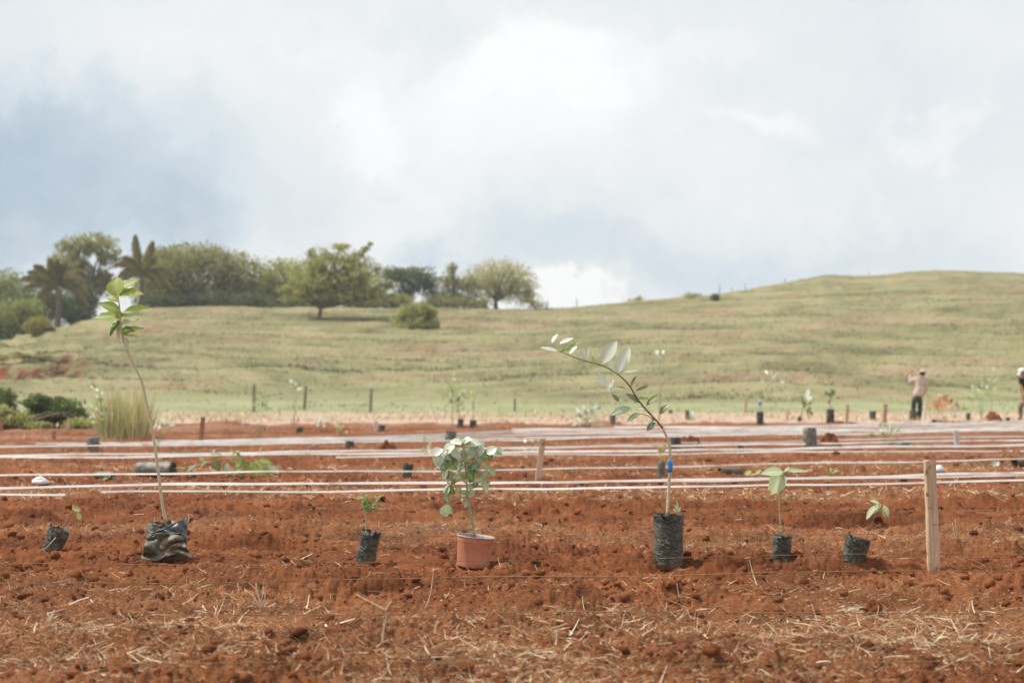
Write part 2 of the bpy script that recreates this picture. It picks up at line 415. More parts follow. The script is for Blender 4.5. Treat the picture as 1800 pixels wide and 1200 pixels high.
def m_plastic(t, m):
    tc = t.new('ShaderNodeTexCoord'); p = tc.outputs['Object']
    n = t.noise(t.scale(p, (11, 11, 20)), 1.0, 5, 0.6, 2.2); d = t.noise(p, 9, 5, 0.65); f = t.noise(p, 60, 4, 0.6)
    dust = t.ramp(t.math('MULTIPLY_ADD', f.outputs[0], 0.35, t.math('MULTIPLY', d.outputs[0], 0.75)), [(0.49, (0, 0, 0)), (0.74, (1, 1, 1))])
    c = t.mix(t.math('MULTIPLY', dust, 0.8), (0.030, 0.032, 0.023), (0.23, 0.21, 0.145))
    c = dusty(t, c, p, 0.06, 0.8)
    r = t.math('MULTIPLY_ADD', dust, 0.35, 0.30)
    b = bsdf(t, c, r, 0.5, bump(t, t.math('ADD', n.outputs[0], t.math('MULTIPLY', f.outputs[0], 0.06)), 0.75, 0.03)); out(t, b.outputs[0])
M_BAG = material('black_nursery_plastic', m_plastic)
def m_plastic2(t, m):
    tc = t.new('ShaderNodeTexCoord'); p = tc.outputs['Object']
    n = t.noise(t.scale(p, (10, 10, 20)), 1.0, 5, 0.6, 0.5); d = t.noise(p, 12, 4, 0.6)
    c = t.ramp(d.outputs[0], [(0.35, (0.085, 0.085, 0.066)), (0.52, (0.165, 0.158, 0.122)), (0.7, (0.30, 0.275, 0.205))])
    b = bsdf(t, c, 0.5, 0.5, bump(t, n.outputs[0], 0.7, 0.02)); out(t, b.outputs[0])
M_BAG2 = material('haze_grey_plastic', m_plastic2)  # grey plastic, fading by haze and blur is put into the colour
def m_terra(t, m):
    tc = t.new('ShaderNodeTexCoord'); p = tc.outputs['Object']; n = t.noise(p, 9, 5, 0.65); f = t.noise(t.scale(p, (1, 1, 0.25)), 45, 4, 0.6)
    c = t.ramp(t.math('MULTIPLY_ADD', f.outputs[0], 0.4, t.math('MULTIPLY', n.outputs[0], 0.6)), [(0.38, (0.44, 0.165, 0.095)), (0.5, (0.54, 0.225, 0.135)), (0.62, (0.60, 0.30, 0.20))])
    c = dusty(t, c, p, 0.05, 0.8)
    b = bsdf(t, c, 0.5, 0.4, bump(t, f.outputs[0], 0.15, 0.003)); out(t, b.outputs[0])
M_TERRA = material('terracotta_plastic', m_terra)
M_RIM = simple('pot_rim_dust', [(0.3, (0.16, 0.11, 0.10)), (0.7, (0.52, 0.42, 0.38))], 20, 0.5, 0.4, 0.1, 0.002)
def m_wood(t, m):
    tc = t.new('ShaderNodeTexCoord'); p = tc.outputs['Object']
    n = t.noise(t.scale(p, (40, 40, 3)), 1.0, 5, 0.6, 0.4); k = t.noise(p, 14, 3, 0.5); fz = t.noise(t.scale(p, (1, 1, 0.6)), 70, 3, 0.6)
    c = t.ramp(n.outputs[0], [(0.3, (0.42, 0.27, 0.165)), (0.5, (0.58, 0.42, 0.28)), (0.7, (0.70, 0.54, 0.39))])
    kn = t.ramp(k.outputs[0], [(0.60, (0, 0, 0)), (0.68, (1, 1, 1))])
    c = t.mix(t.math('MULTIPLY', kn, 0.8), c, (0.09, 0.06, 0.035))
    b = bsdf(t, c, 0.85, 0.15, bump(t, t.math('ADD', n.outputs[0], fz.outputs[0]), 0.5, 0.006)); out(t, b.outputs[0])
M_WOOD = material('rough_sawn_wood', m_wood)
M_WOODR = simple('reddish_wood', [(0.3, (0.25, 0.12, 0.07)), (0.7, (0.42, 0.24, 0.15))], 10, 0.85, 0.15, 0.4, 0.01, (4, 4, 0.5))
M_WOODG = simple('weathered_post', [(0.3, (0.16, 0.145, 0.09)), (0.7, (0.30, 0.27, 0.18))], 10, 0.9, 0.1, 0.4, 0.01, (4, 4, 0.5))
M_STEM = simple('pale_stem', [(0.3, (0.44, 0.37, 0.24)), (0.7, (0.64, 0.57, 0.41))], 40, 0.7, 0.3, 0.3, 0.002)
M_STEMG = simple('green_stem', [(0.3, (0.22, 0.26, 0.12)), (0.7, (0.42, 0.47, 0.27))], 40, 0.6, 0.3, 0.2, 0.001)
M_STEMD = simple('brown_twig', [(0.3, (0.14, 0.09, 0.045)), (0.7, (0.26, 0.19, 0.10))], 40, 0.7, 0.3, 0.2, 0.001)
M_TAPE = simple('white_drip_tape', [(0.30, (0.40, 0.25, 0.17)), (0.40, (0.56, 0.50, 0.45)), (0.6, (0.70, 0.66, 0.62))], 2.2, 0.5, 0.4, 0.1, 0.003)
M_STRING = simple('thin_twine', [(0.3, (0.20, 0.12, 0.05)), (0.7, (0.34, 0.23, 0.12))], 10, 0.8, 0.2, 0.1, 0.001)
M_BLUE = simple('blue_tape', [(0.3, (0.02, 0.17, 0.50)), (0.7, (0.06, 0.30, 0.68))], 60, 0.4, 0.5, 0.4, 0.004)
M_WHITE = simple('white_plastic', [(0.3, (0.66, 0.68, 0.68)), (0.7, (0.82, 0.84, 0.84))], 30, 0.4, 0.5, 0.1, 0.002)
M_GREENP = simple('dark_green_plastic', [(0.3, (0.04, 0.11, 0.06)), (0.7, (0.09, 0.2, 0.11))], 30, 0.5, 0.5, 0.1, 0.002)
M_SHIRT = simple('washed_pink_shirt', [(0.3, (0.46, 0.37, 0.325)), (0.7, (0.55, 0.455, 0.41))], 9, 0.9, 0.1, 0.5, 0.02)
M_TROUSER = simple('charcoal_trousers', [(0.3, (0.035, 0.037, 0.035)), (0.7, (0.07, 0.07, 0.062))], 9, 0.9, 0.1, 0.5, 0.02)
M_CAMO = simple('mottled_trousers', [(0.42, (0.04, 0.035, 0.03)), (0.5, (0.20, 0.15, 0.11)), (0.62, (0.30, 0.22, 0.17))], 12, 0.9, 0.1, 0.3, 0.02)
M_BLACKC = simple('black_shirt', [(0.3, (0.008, 0.008, 0.009)), (0.7, (0.02, 0.02, 0.022))], 9, 0.9, 0.1, 0.5, 0.02)
M_SKIN = simple('skin', [(0.3, (0.36, 0.16, 0.10)), (0.7, (0.43, 0.20, 0.13))], 12, 0.6, 0.3, 0.05, 0.002)
M_HAIR = simple('black_hair', [(0.3, (0.012, 0.010, 0.009)), (0.7, (0.03, 0.025, 0.02))], 60, 0.6, 0.3, 0.4, 0.004)
M_CAP = simple('light_cap', [(0.3, (0.46, 0.42, 0.36)), (0.7, (0.58, 0.54, 0.47))], 12, 0.9, 0.1, 0.2, 0.004)
M_BOOT = simple('dark_boots', [(0.3, (0.02, 0.018, 0.015)), (0.7, (0.07, 0.05, 0.035))], 12, 0.7, 0.3, 0.2, 0.004)
M_BARK = simple('bark', [(0.3, (0.085, 0.070, 0.045)), (0.7, (0.19, 0.165, 0.115))], 4, 0.95, 0.1, 0.6, 0.03, (2, 2, 0.6))
L_SAGE = leafmat('leaf_sage', (0.32, 0.42, 0.26), (0.50, 0.58, 0.44), 0.38, 0.8, 0.3)
L_GLARE = leafmat('leaf_sky_glare', (0.58, 0.64, 0.55), (0.74, 0.78, 0.72), 0.35, 0.9, 0.25)  # pale leaf with the glare of the sky put into its base colour
L_LIME = leafmat('leaf_lime', (0.36, 0.45, 0.14), (0.50, 0.57, 0.23), 0.5, 0.4, 0.45)
L_PALE = leafmat('leaf_pale', (0.46, 0.56, 0.33), (0.60, 0.68, 0.47), 0.42, 0.6, 0.35)
L_DARK = leafmat('leaf_olive', (0.13, 0.16, 0.065), (0.24, 0.28, 0.13), 0.35, 0.6, 0.2)
L_MID = leafmat('leaf_mid', (0.16, 0.26, 0.07), (0.30, 0.42, 0.14), 0.42, 0.5, 0.35)
L_YEL = leafmat('leaf_yellow', (0.45, 0.42, 0.16), (0.60, 0.56, 0.28), 0.5, 0.4, 0.35)
def crownmat(name, c1, c2):
    def f(t, m):
        a = t.new('ShaderNodeAttribute', attribute_name='tone')
        c = t.ramp(a.outputs['Fac'], [(0, c1), (1, c2)])
        b = bsdf(t, c, 0.6, 0.3)
        tr = t.new('ShaderNodeBsdfTranslucent'); t.link(t.mix(1.0, c, (1.15, 1.15, 0.65), 'MULTIPLY'), tr.inputs[0])
        mx = t.new('ShaderNodeMixShader'); mx.inputs[0].default_value = 0.4
        t.link(b.outputs[0], mx.inputs[1]); t.link(tr.outputs[0], mx.inputs[2]); out(t, mx.outputs[0])
    return material(name, f)
C_OLIVE = crownmat('foliage_olive', (0.20, 0.195, 0.085), (0.40, 0.385, 0.19))
C_MIDD = crownmat('foliage_deep_green', (0.07, 0.10, 0.04), (0.22, 0.27, 0.11))
C_LIGHT = crownmat('foliage_light', (0.27, 0.275, 0.11), (0.50, 0.49, 0.23))
C_DARK = crownmat('foliage_dark', (0.07, 0.09, 0.045), (0.17, 0.20, 0.10))
C_MID = crownmat('foliage_mid', (0.16, 0.19, 0.07), (0.36, 0.38, 0.15))
C_PALE = crownmat('foliage_pale', (0.38, 0.37, 0.23), (0.60, 0.57, 0.40))
C_YEL = crownmat('foliage_yellow', (0.24, 0.22, 0.06), (0.42, 0.36, 0.13))
C_PALM = crownmat('foliage_palm', (0.06, 0.068, 0.028), (0.34, 0.28, 0.13))
C_REED = crownmat('foliage_reed', (0.34, 0.32, 0.17), (0.66, 0.60, 0.40))

# ------------------------------------------------------------------ the ground sheets
def azimuths(n, half, nout):
    a = np.linspace(-half, half, n)
    o = half + (PI - half) * (np.arange(1, nout + 1) / nout) ** 1.6
    return np.concatenate([-o[::-1], a, o])
def sheet(name, az, rad, m, zonefn):
    A, Rr = np.meshgrid(az, rad)
    X = Rr * np.tan(np.clip(A, -0.6, 0.6)); inner = np.abs(A) < 0.6
    # inside +-0.6 rad the rows are parallel to the planting rows; outside they bend round into circles
    X = np.where(inner, Rr * np.tan(np.clip(A, -.6, .6)), Rr * np.sin(A) / math.cos(0.6))
    Y = np.where(inner, Rr, Rr * np.cos(A) / math.cos(0.6))
    Z = terrain_z(X, Y)
    nr, nc = A.shape
    V = np.stack([X.ravel(), Y.ravel(), Z.ravel()], 1)
    i = np.arange(nr - 1)[:, None] * nc + np.arange(nc - 1)[None, :]
    F = np.stack([i, i + 1, i + nc + 1, i + nc], -1).reshape(-1, 4)
    o = npmesh(name, V, F, m)
    z = zonefn(X.ravel(), Y.ravel(), Z.ravel())
    ca = o.data.color_attributes.new('zone', 'FLOAT_COLOR', 'POINT')
    ca.data.foreach_set('color', np.concatenate([z, np.ones((len(z), 1))], 1).astype(np.float32).ravel())
    o['kind'] = 'structure'
    return o
def zone_field(x, y, z):
    sb = straw_band(x, y)
    n = fbm(x * 0.15, y * 0.25, 3, 60)
    edge = 40.5 + 2.0 * gn(x * 0.12, y * 0.1, 61) + np.where(x < -8, -6 * sst(8, 20, -x), 0) + 5 * sst(12, 20, x)
    dry = np.maximum(sst(edge - 1.0, edge + 1.5, y), 0.30 * sst(18, 40, y) * np.clip(0.4 + n, 0, 1))
    pg = sst(0.0, 0.45, n + 0.2) * sst(48, 54, y) * (0.8 - 0.7 * sst(2, 12, x))
    gr = np.clip(np.maximum(sst(60, 63, y + 1.2 * n), pg), 0, 1)
    out_ = (y < 1).astype(float)
    return np.stack([np.clip(sb, 0, 1), dry * (1 - out_ * 0), gr], 1)
def zone_hill(x, y, z):
    yy = np.maximum(y, 1); Dc, zc, px = crest(x / yy)
    hz = terrain_z(x, y, False)
    con = hz * 1.55 + 0.9 * gn(x * 0.045, y * 0.045, 43) + 0.32 * gn(x * 0.16, y * 0.16, 44) + 0.09 * gn(x * 0.6, y * 0.6, 45)
    fr = con - np.floor(con)
    ris = sst(0.70, 0.78, fr)
    patch = np.clip(fbm(x * 0.10, y * 0.18, 3, 62) * 1.4 + 0.05, 0, 1)
    d = ris * patch * 0.75 + 0.22 * sst(0.25, 0.7, fbm(x * 0.06, y * 0.10, 3, 63))
    near = 1 - sst(D0, D0 + 8, y)
    bank = sst(-60, -20, px) * 0 + (1 - sst(120, 170, px)) * sst(74.9, 75.5, y + 0.9 * fbm(x * 0.35, y * 0.05, 3, 49)) * (1 - sst(76.6, 77.2, y + 0.9 * fbm(x * 0.35, y * 0.05, 3, 49) + 0.7 * gn(x * 0.9, y * 0.2, 51)))
    bank = bank * sst(-0.10, 0.20, fbm(x * 0.45, y * 0.2, 3, 65) + 0.16)
    g = np.clip(near + 0.6 * sst(0.1, 0.5, fbm(x * 0.05, y * 0.05, 2, 66)) * (1 - sst(0, 0.4, (y - D0) / 60)), 0, 1) * 0.8
    return np.stack([np.clip(d, 0, 1) * (1 - near), np.clip(bank, 0, 1), g], 1)
q = 1 / np.linspace(1 / 4.3, 1 / 30.0, 560)
rad_f = np.concatenate([[0.02, 0.5, 1, 1.6, 2.2, 2.8, 3.3, 3.7, 4.0], q, 1 / np.linspace(1 / 30.4, 1 / 66.0, 90)])
sheet('ground', azimuths(880, R(23), 40), rad_f, M_SOIL, zone_field)
rad_h = np.concatenate([np.linspace(66, 172, 520), np.geomspace(174, 2500, 40)])
_hl = sheet('hill', azimuths(760, R(23), 60), rad_h, M_HILL, zone_hill)
_c = np.empty(len(_hl.data.vertices) * 3, np.float32); _hl.data.vertices.foreach_get('co', _c); _c = _c.reshape(-1, 3)
_a = _hl.data.attributes.new('streak', 'FLOAT', 'POINT'); _a.data.foreach_set('value', hill_streak(_c[:, 0], _c[:, 1]).astype(np.float32))
HAZE_BOTTOM = min(v[2] for v in _hl.bound_box) - 1.0

# ------------------------------------------------------------------ straw litter on the soil (stuff)
rs = np.random.RandomState(11)
def strips(name, X, Y, length, width, az, pitch, tone, m, kind='stuff', segs=3, z0=None, curl=0.25):
    n = len(X)
    t = np.linspace(0, 1, segs + 1)
    az2 = az[:, None] + curl * rs.randn(n)[:, None] * t[None, :] * 1.6
    L = length[:, None] / segs
    pt = pitch[:, None] + rs.uniform(-.5, .5, n)[:, None] * t[None, :]
    dx = np.cos(az2) * np.cos(pt) * L; dy = np.sin(az2) * np.cos(pt) * L; dz = np.sin(pt) * L
    cx = X[:, None] + np.concatenate([np.zeros((n, 1)), np.cumsum(dx[:, :-1], 1)], 1)
    cy = Y[:, None] + np.concatenate([np.zeros((n, 1)), np.cumsum(dy[:, :-1], 1)], 1)
    cz = np.concatenate([np.zeros((n, 1)), np.cumsum(dz[:, :-1], 1)], 1)
    if z0 is None: z0 = terrain_z(X, Y)
    cz = cz + z0[:, None] + 0.004
    roll = rs.uniform(0, PI, n)
    tap = 1 - 0.55 * t[None, :]
    px_, py_ = -np.sin(az)[:, None], np.cos(az)[:, None]
    ww = width[:, None] * tap * 0.5
    ox = px_ * ww * np.cos(roll)[:, None]; oy = py_ * ww * np.cos(roll)[:, None]; oz = ww * np.sin(roll)[:, None]
    A = np.stack([cx + ox, cy + oy, cz + oz], -1); B = np.stack([cx - ox, cy - oy, cz - oz], -1)
    V = np.stack([A, B], 2).reshape(n, (segs + 1) * 2, 3)
    f = np.array([(2 * i, 2 * i + 1, 2 * i + 3, 2 * i + 2) for i in range(segs)])
    F = (np.arange(n)[:, None, None] * (segs + 1) * 2 + f[None]).reshape(-1, 4)
    o = npmesh(name, V.reshape(-1, 3), F, m, smooth=False)
    a = o.data.attributes.new('tone', 'FLOAT', 'POINT')
    a.data.foreach_set('value', np.repeat(tone, (segs + 1) * 2).astype(np.float32))
    if kind: o['kind'] = kind
    return o
def scatter(n, d0, d1, dens, half=0.40, power=1.0):
    # uniform in 1/d in view-depth, kept with probability dens(x, y)
    u = rs.rand(n); d = 1 / (1 / d0 + (1 / d1 - 1 / d0) * u ** power)
    x = d * rs.uniform(-half, half, n)
    k = rs.rand(n) < dens(x, d)
    return x[k], d[k]
def dens_straw(x, y): return np.clip(0.13 + 0.87 * straw_band(x, y) ** 1.2 * np.clip(0.70 + 1.2 * gn(x * 1.3, y * 1.1, 77), 0.1, 1.3), 0, 1)
x, y = scatter(170000, 4.4, 17, dens_straw)
n = len(x); big = rs.rand(n) ** 10
strips('straw_litter', x, y, 0.008 + 0.024 * rs.rand(n) ** 1.3 + 0.09 * big, 0.0014 + 0.0019 * rs.rand(n) + 0.0018 * big, rs.uniform(0, 2 * PI, n), np.abs(rs.randn(n)) * 0.28,
       np.clip(rs.beta(1.8, 2.3, n) + 0.25 * big, 0, 1), M_STRAW, curl=0.15)
x, y = scatter(36000, 13, 44, lambda a, b: 0.12 + 0.88 * straw_band(a, b))
n = len(x); big = rs.rand(n) ** 2
strips('straw_litter', x, y, 0.03 + 0.10 * big, 0.006 + 0.006 * rs.rand(n), rs.uniform(0, 2 * PI, n), np.abs(rs.randn(n)) * 0.35,
       np.clip(rs.beta(2.4, 1.8, n), 0, 1), M_STRAW, segs=2)
x, y = scatter(420, 4.5, 13, lambda a, b: 0.15 + 0.85 * straw_band(a, b))
n = len(x)
strips('maize_stubble', x, y, 0.04 + 0.11 * rs.rand(n) ** 2, 0.003 + 0.006 * rs.rand(n) ** 2, rs.uniform(0, 2 * PI, n), rs.uniform(0.0, 1.2, n) * (rs.rand(n) < 0.5),
       0.65 + 0.35 * rs.rand(n), M_STRAW, segs=5, curl=0.2)
# dry grass between field and hill
x, y = scatter(18000, 43, 64, lambda a, b: 0.35 + 0.5 * gn(a * .2, b * .2, 70))
n = len(x)
strips('dry_grass', x, y, 0.06 + 0.14 * rs.rand(n), 0.02 + 0.03 * rs.rand(n), rs.uniform(0, 2 * PI, n), rs.uniform(0.5, 1.5, n),
       np.clip(rs.beta(3, 1.4, n), 0, 1), M_STRAW, segs=2)
# tufts over the hill, thick along the little cattle terraces
def dens_hill(x, y):
    hz = terrain_z(x, y, False)
    con = hz * 1.55 + 0.9 * gn(x * 0.045, y * 0.045, 43) + 0.32 * gn(x * 0.16, y * 0.16, 44) + 0.09 * gn(x * 0.6, y * 0.6, 45)
    fr = con - np.floor(con)
    e = np.exp(-((fr - 0.72) / 0.075) ** 2)
    return np.clip(0.08 + 0.9 * e * np.clip(0.6 + 1.2 * gn(x * .07, y * .12, 73), 0, 1) + 0.35 * np.clip(0.45 - hill_streak(x, y), 0, 1), 0, 1) * (0.12 + 0.88 * sst(66, 80, y + 3 * gn(x * 0.1, 0.5 + 0 * y, 74)))
x, y = scatter(190000, 62, 176, dens_hill, power=1.0)
n = len(x)
Dc_, zc_, px_ = crest(x / y)
k = y < Dc_ + 3; x, y = x[k], y[k]; n = len(x)
e = dens_hill(x, y)
strips('hill_grass', x, y, 0.07 + 0.13 * rs.rand(n) * (0.4 + e), 0.04 + 0.09 * rs.rand(n), rs.uniform(0, 2 * PI, n), rs.uniform(0.1, 1.0, n),
       np.clip(0.35 * rs.rand(n) + 0.9 * hill_streak(x, y) + 0.0 - 0.42 * e * (0.5 + 0.5 * rs.rand(n)), 0, 1), M_GRASS, segs=1)

# clods of earth (uncountable small ones)
def clod_mesh(r, seed, flat=0.7, sub=2, rough=0.35):
    bm = bmesh.new(); bmesh.ops.create_icosphere(bm, subdivisions=sub, radius=1)
    rr = random.Random(seed); off = rr.uniform(0, 50)
    for v in bm.verts:
        c = v.co
        k = 1 + rough * float(gn(c.x * 1.4 + off, c.y * 1.4 + c.z * 1.1, 3)) + rough * 0.6 * float(gn(c.x * 3.6 + off, c.y * 3.3 + c.z * 3.1, 4))
        v.co = Vector((c.x * k, c.y * k * 0.9, c.z * k * flat)) * r
    return bm
def clods_stuff():
    protos = []
    for i in range(6):
        bm = clod_mesh(1.0, 100 + i, 0.7, 1, 0.5)
        bm.verts.ensure_lookup_table()
        protos.append((np.array([v.co[:] for v in bm.verts]), np.array([[v.index for v in f.verts] for f in bm.faces]))); bm.free()
    x, y = scatter(26000, 4.4, 22, lambda a, b: 0.25 + 0.6 * np.clip(1 - straw_band(a, b), 0, 1))
    n = len(x); z = terrain_z(x, y); V = []; F = []; o = 0
    r = 0.003 + 0.003 * rs.rand(n) + 0.026 * rs.rand(n) ** 8
    r = r * (1 + 0.05 * y)
    idx = rs.randint(0, 6, n)
    for p in range(6):
        pv, pf = protos[p]; s = np.nonzero(idx == p)[0]
        th = rs.rand(len(s)) * 2 * PI; c, sn = np.cos(th), np.sin(th)
        vx = pv[None, :, 0] * c[:, None] - pv[None, :, 1] * sn[:, None]; vy = pv[None, :, 0] * sn[:, None] + pv[None, :, 1] * c[:, None]
        vz = np.broadcast_to(pv[None, :, 2], vx.shape)
        vv = np.stack([vx * r[s, None] + x[s, None], vy * r[s, None] + y[s, None], vz * r[s, None] + z[s, None]], -1).reshape(-1, 3)
        ff = (np.arange(len(s))[:, None, None] * len(pv) + pf[None]).reshape(-1, 3) + o
        V.append(vv); F.append(ff); o += len(vv)
    ob = npmesh('soil_clods', np.concatenate(V), np.concatenate(F), M_CLOD, smooth=True); ob['kind'] = 'stuff'
clods_stuff()

# ------------------------------------------------------------------ leaves, stems, seedlings
def leaf_mesh(L, W, shape=1.0, fold=0.25, droop=0.3, nseg=7, wav=0.0, seed=0):
    rr = random.Random(seed); V = []; F = []
    for i in range(nseg + 1):
        t = i / nseg
        w = math.sin(PI * t ** shape) ** 0.8 * W * 0.5 if 0 < t < 1 else 0.0006
        if t < 0.12: w *= 0.9
        y = L * t * (1 - 0.12 * droop * t); z = -L * droop * t * t * 0.6
        wv = wav * W * rr.uniform(-1, 1)
        V += [(-w, y, z + abs(w) * fold + wv), (-w * 0.5, y, z + abs(w) * fold * 0.4), (0, y, z), (w * 0.5, y, z + abs(w) * fold * 0.4), (w, y, z + abs(w) * fold - wv)]
    for i in range(nseg):
        for k in range(4):
            a = i * 5 + k; F.append((a, a + 1, a + 6, a + 5))
    return V, F
def orient(base, tip, nrm):
    yv = (tip - base).normalized(); zv = (nrm - yv * nrm.dot(yv))
    if zv.length < 1e-4: zv = Vector((0, 0, 1)).cross(yv)
    zv.normalize(); xv = yv.cross(zv)
    return Matrix(((xv.x, yv.x, zv.x, base.x), (xv.y, yv.y, zv.y, base.y), (xv.z, yv.z, zv.z, base.z), (0, 0, 0, 1)))
def put_leaf(root, base, tip, W, m, nrm=None, shape=1.0, fold=0.3, droop=0.3, wav=0.0, seed=0, name='leaf'):
    L = (tip - base).length
    V, F = leaf_mesh(L, W, shape, fold, droop, 7, wav, seed)
    o = pymesh(name, V, F, m, root)
    ra = o.data.attributes.new('rib', 'FLOAT', 'POINT'); ra.data.foreach_set('value', np.tile(np.array([0, 0.25, 1, 0.25, 0], np.float32), 8))
    if nrm is None: nrm = Vector((0.1, -0.75, 0.65))
    inv = Matrix.Translation(-Vector(root.location))
    o.matrix_local = inv @ orient(base, tip, nrm)
    return o
def add_local(root, name, V, F, m, smooth=True):
    L = Vector(root.location)
    return pymesh(name, [Vector(v) - L for v in V], F, m, root, smooth)
def stem(root, pts, r0, r1, m, name='stem', n=None, seg=7):
    n = n or max(6, len(pts) * 3)
    P = spline(pts, n); rad = [r0 + (r1 - r0) * i / (n - 1) for i in range(n)]
    V, F = tube(P, rad, seg); return add_local(root, name, V, F, m)

def bag_geo(base, top, w0, w1, seed, rows=30, seg=40, crumple=0.05, depth=0.9, fringe=0.03):
    """a filled plastic grow bag as a wrinkled sleeve from base to top"""
    rr = random.Random(seed); off = rr.uniform(0, 40)
    axis = (top - base); H = axis.length; ax = axis.normalized()
    side = Vector((1, 0, 0)); side = (side - ax * side.dot(ax)).normalized(); dep = side.cross(ax)
    V = []; F = []
    for i in range(rows + 1):
        t = i / rows
        w = (w0 + (w1 - w0) * t) * 0.5
        w *= 1 - 0.10 * max(0, (0.10 - t) / 0.10) ** 1.5
        w *= 1 + 0.03 * math.sin(t * 7 + off)
        for k in range(seg):
            th = 2 * PI * k / seg
            ca, sa = math.cos(th), math.sin(th)
            n1 = float(gn(ca * 1.6 + off + t * 2.2, sa * 1.6 + t * 6.0 * H / 0.3 + ca * 1.5, 5)); n2 = float(gn(ca * 3.5 + off, sa * 3.5 + t * 20 * H / 0.3 + ca * 2, 6))
            n3 = abs(float(gn(ca * 5 + off + t * 4, sa * 5 - t * 34 * H / 0.3, 7)))
            d = 1 + crumple * (n1 * 1.3 + n2 * 0.6 - n3 * 0.2)
            zoff = 0
            if i == rows: zoff = fringe * H * float(gn(ca * 2.2 + off, sa * 2.2, 8))
            V.append(base + ax * (H * t + zoff) + side * (ca * w * d) + dep * (sa * w * d * depth))
    for i in range(rows):
        for k in range(seg):
            k2 = (k + 1) % seg
            F.append((i * seg + k, i * seg + k2, (i + 1) * seg + k2, (i + 1) * seg + k))
    F.append(tuple(range(seg))[::-1])
    # inner lip
    n0 = len(V); top0 = rows * seg
    for k in range(seg):
        c = V[top0 + k]; ctr = base + ax * H
        V.append(ctr + (c - ctr) * 0.95 - ax * H * 0.14)
    for k in range(seg):
        k2 = (k + 1) % seg; F.append((top0 + k, top0 + k2, n0 + k2, n0 + k))
    # soil disc
    S = []; SF = []
    r_ = 0.93
    ctr = base + ax * H * 0.91
    for j, q in enumerate((1.0, 0.75, 0.45, 0.0)):
        for k in range(seg if q else 1):
            th = 2 * PI * k / seg; w = w1 * 0.5 * r_ * q
            S.append(ctr + side * math.cos(th) * w + dep * math.sin(th) * w * depth + ax * (0.012 * (1 - q) + rr.uniform(-.004, .004)))
    for j in range(2):
        for k in range(seg):
            k2 = (k + 1) % seg; SF.append((j * seg + k, j * seg + k2, (j + 1) * seg + k2, (j + 1) * seg + k))
    for k in range(seg): SF.append((2 * seg + k, 2 * seg + (k + 1) % seg, 3 * seg))
    return V, F, S, SF

def sit(bx, by):
    """ground point under a photograph pixel, and metres per pixel there"""
    g = hit(bx, by); return g, g.y / FPX

def bagged(name, label, base_px, top_px, w0, w1, group=None, seed=1, mat=None, crumple=0.05, sink=0.012, cat='plant bag', fringe=0.03, rows=30, seg=40):
    g, s = sit(*base_px)
    base = Vector((g.x, g.y, g.z - sink)); top = at(top_px[0], top_px[1], g.y)
    root = thing(name, label, cat, base, group)
    V, F, S, SF = bag_geo(base, top, w0 * s, w1 * s, seed, crumple=crumple, fringe=fringe, rows=rows, seg=seg)
    add_local(root, 'bag', V, F, mat or M_BAG)
    add_local(root, 'soil', S, SF, M_POTSOIL)
    root['_s'] = s; 
    return root, g.y, s
def pxs(pts, Y, dy=None):
    return [at(p[0], p[1], Y + (p[2] if len(p) > 2 else 0)) for p in pts]
def leaves_px(root, Y, s, L, default, seed=0, droop=0.3, fold=0.3, shape=1.0, wav=0.0, wk=1.1):
    rr = random.Random(seed)
    for i, l in enumerate(L):
        (bx, by), (tx, ty), w = l[:3]; m = l[3] if len(l) > 3 else default
        b = at(bx, by, Y + rr.uniform(-.01, .01)); ln = math.hypot(tx - bx, ty - by) * s
        t = at(tx, ty, Y + rr.uniform(-0.45, 0.3) * ln)
        nrm = Vector((rr.uniform(-.6, .2), -0.75, rr.uniform(0.5, 1.1)))
        put_leaf(root, b, t, w * s * wk, m, nrm, shape, fold, droop * rr.uniform(0.4, 1.3), wav, seed * 100 + i)
M_BAG3 = simple('olive_dusty_plastic', [(0.35, (0.10, 0.095, 0.07)), (0.5, (0.155, 0.148, 0.112)), (0.68, (0.26, 0.21, 0.14))], 7, 0.6, 0.4, 0.6, 0.01)
M_BAG4 = simple('blue_grey_plastic', [(0.35, (0.06, 0.068, 0.07)), (0.6, (0.15, 0.165, 0.17))], 7, 0.4, 0.5, 0.5, 0.01)
GB = 'black grow bags standing in the nearest row'
# 1 small bag far left
r1, Y, s = bagged('bagged_seedling', 'small black bag with folded-over gaping rim, far left of the nearest row', (88, 971), (105, 929), 33, 35, GB, 3, crumple=0.10, fringe=0.12)
stem(r1, pxs([(106, 940), (113, 925), (122, 910), (131, 895)], Y), 0.004, 0.002, M_STEMD, seg=5)
leaves_px(r1, Y, s, [((126, 893), (143, 896), 10), ((137, 899), (141, 914), 8), ((131, 895), (128, 886), 5)], L_YEL, 1)
stem(r1, pxs([(98, 944, -.07), (88, 955, -.09), (76, 965, -.1), (50, 968, -.1)], Y), 0.003, 0.002, M_STEM, 'dry_blade', seg=5)
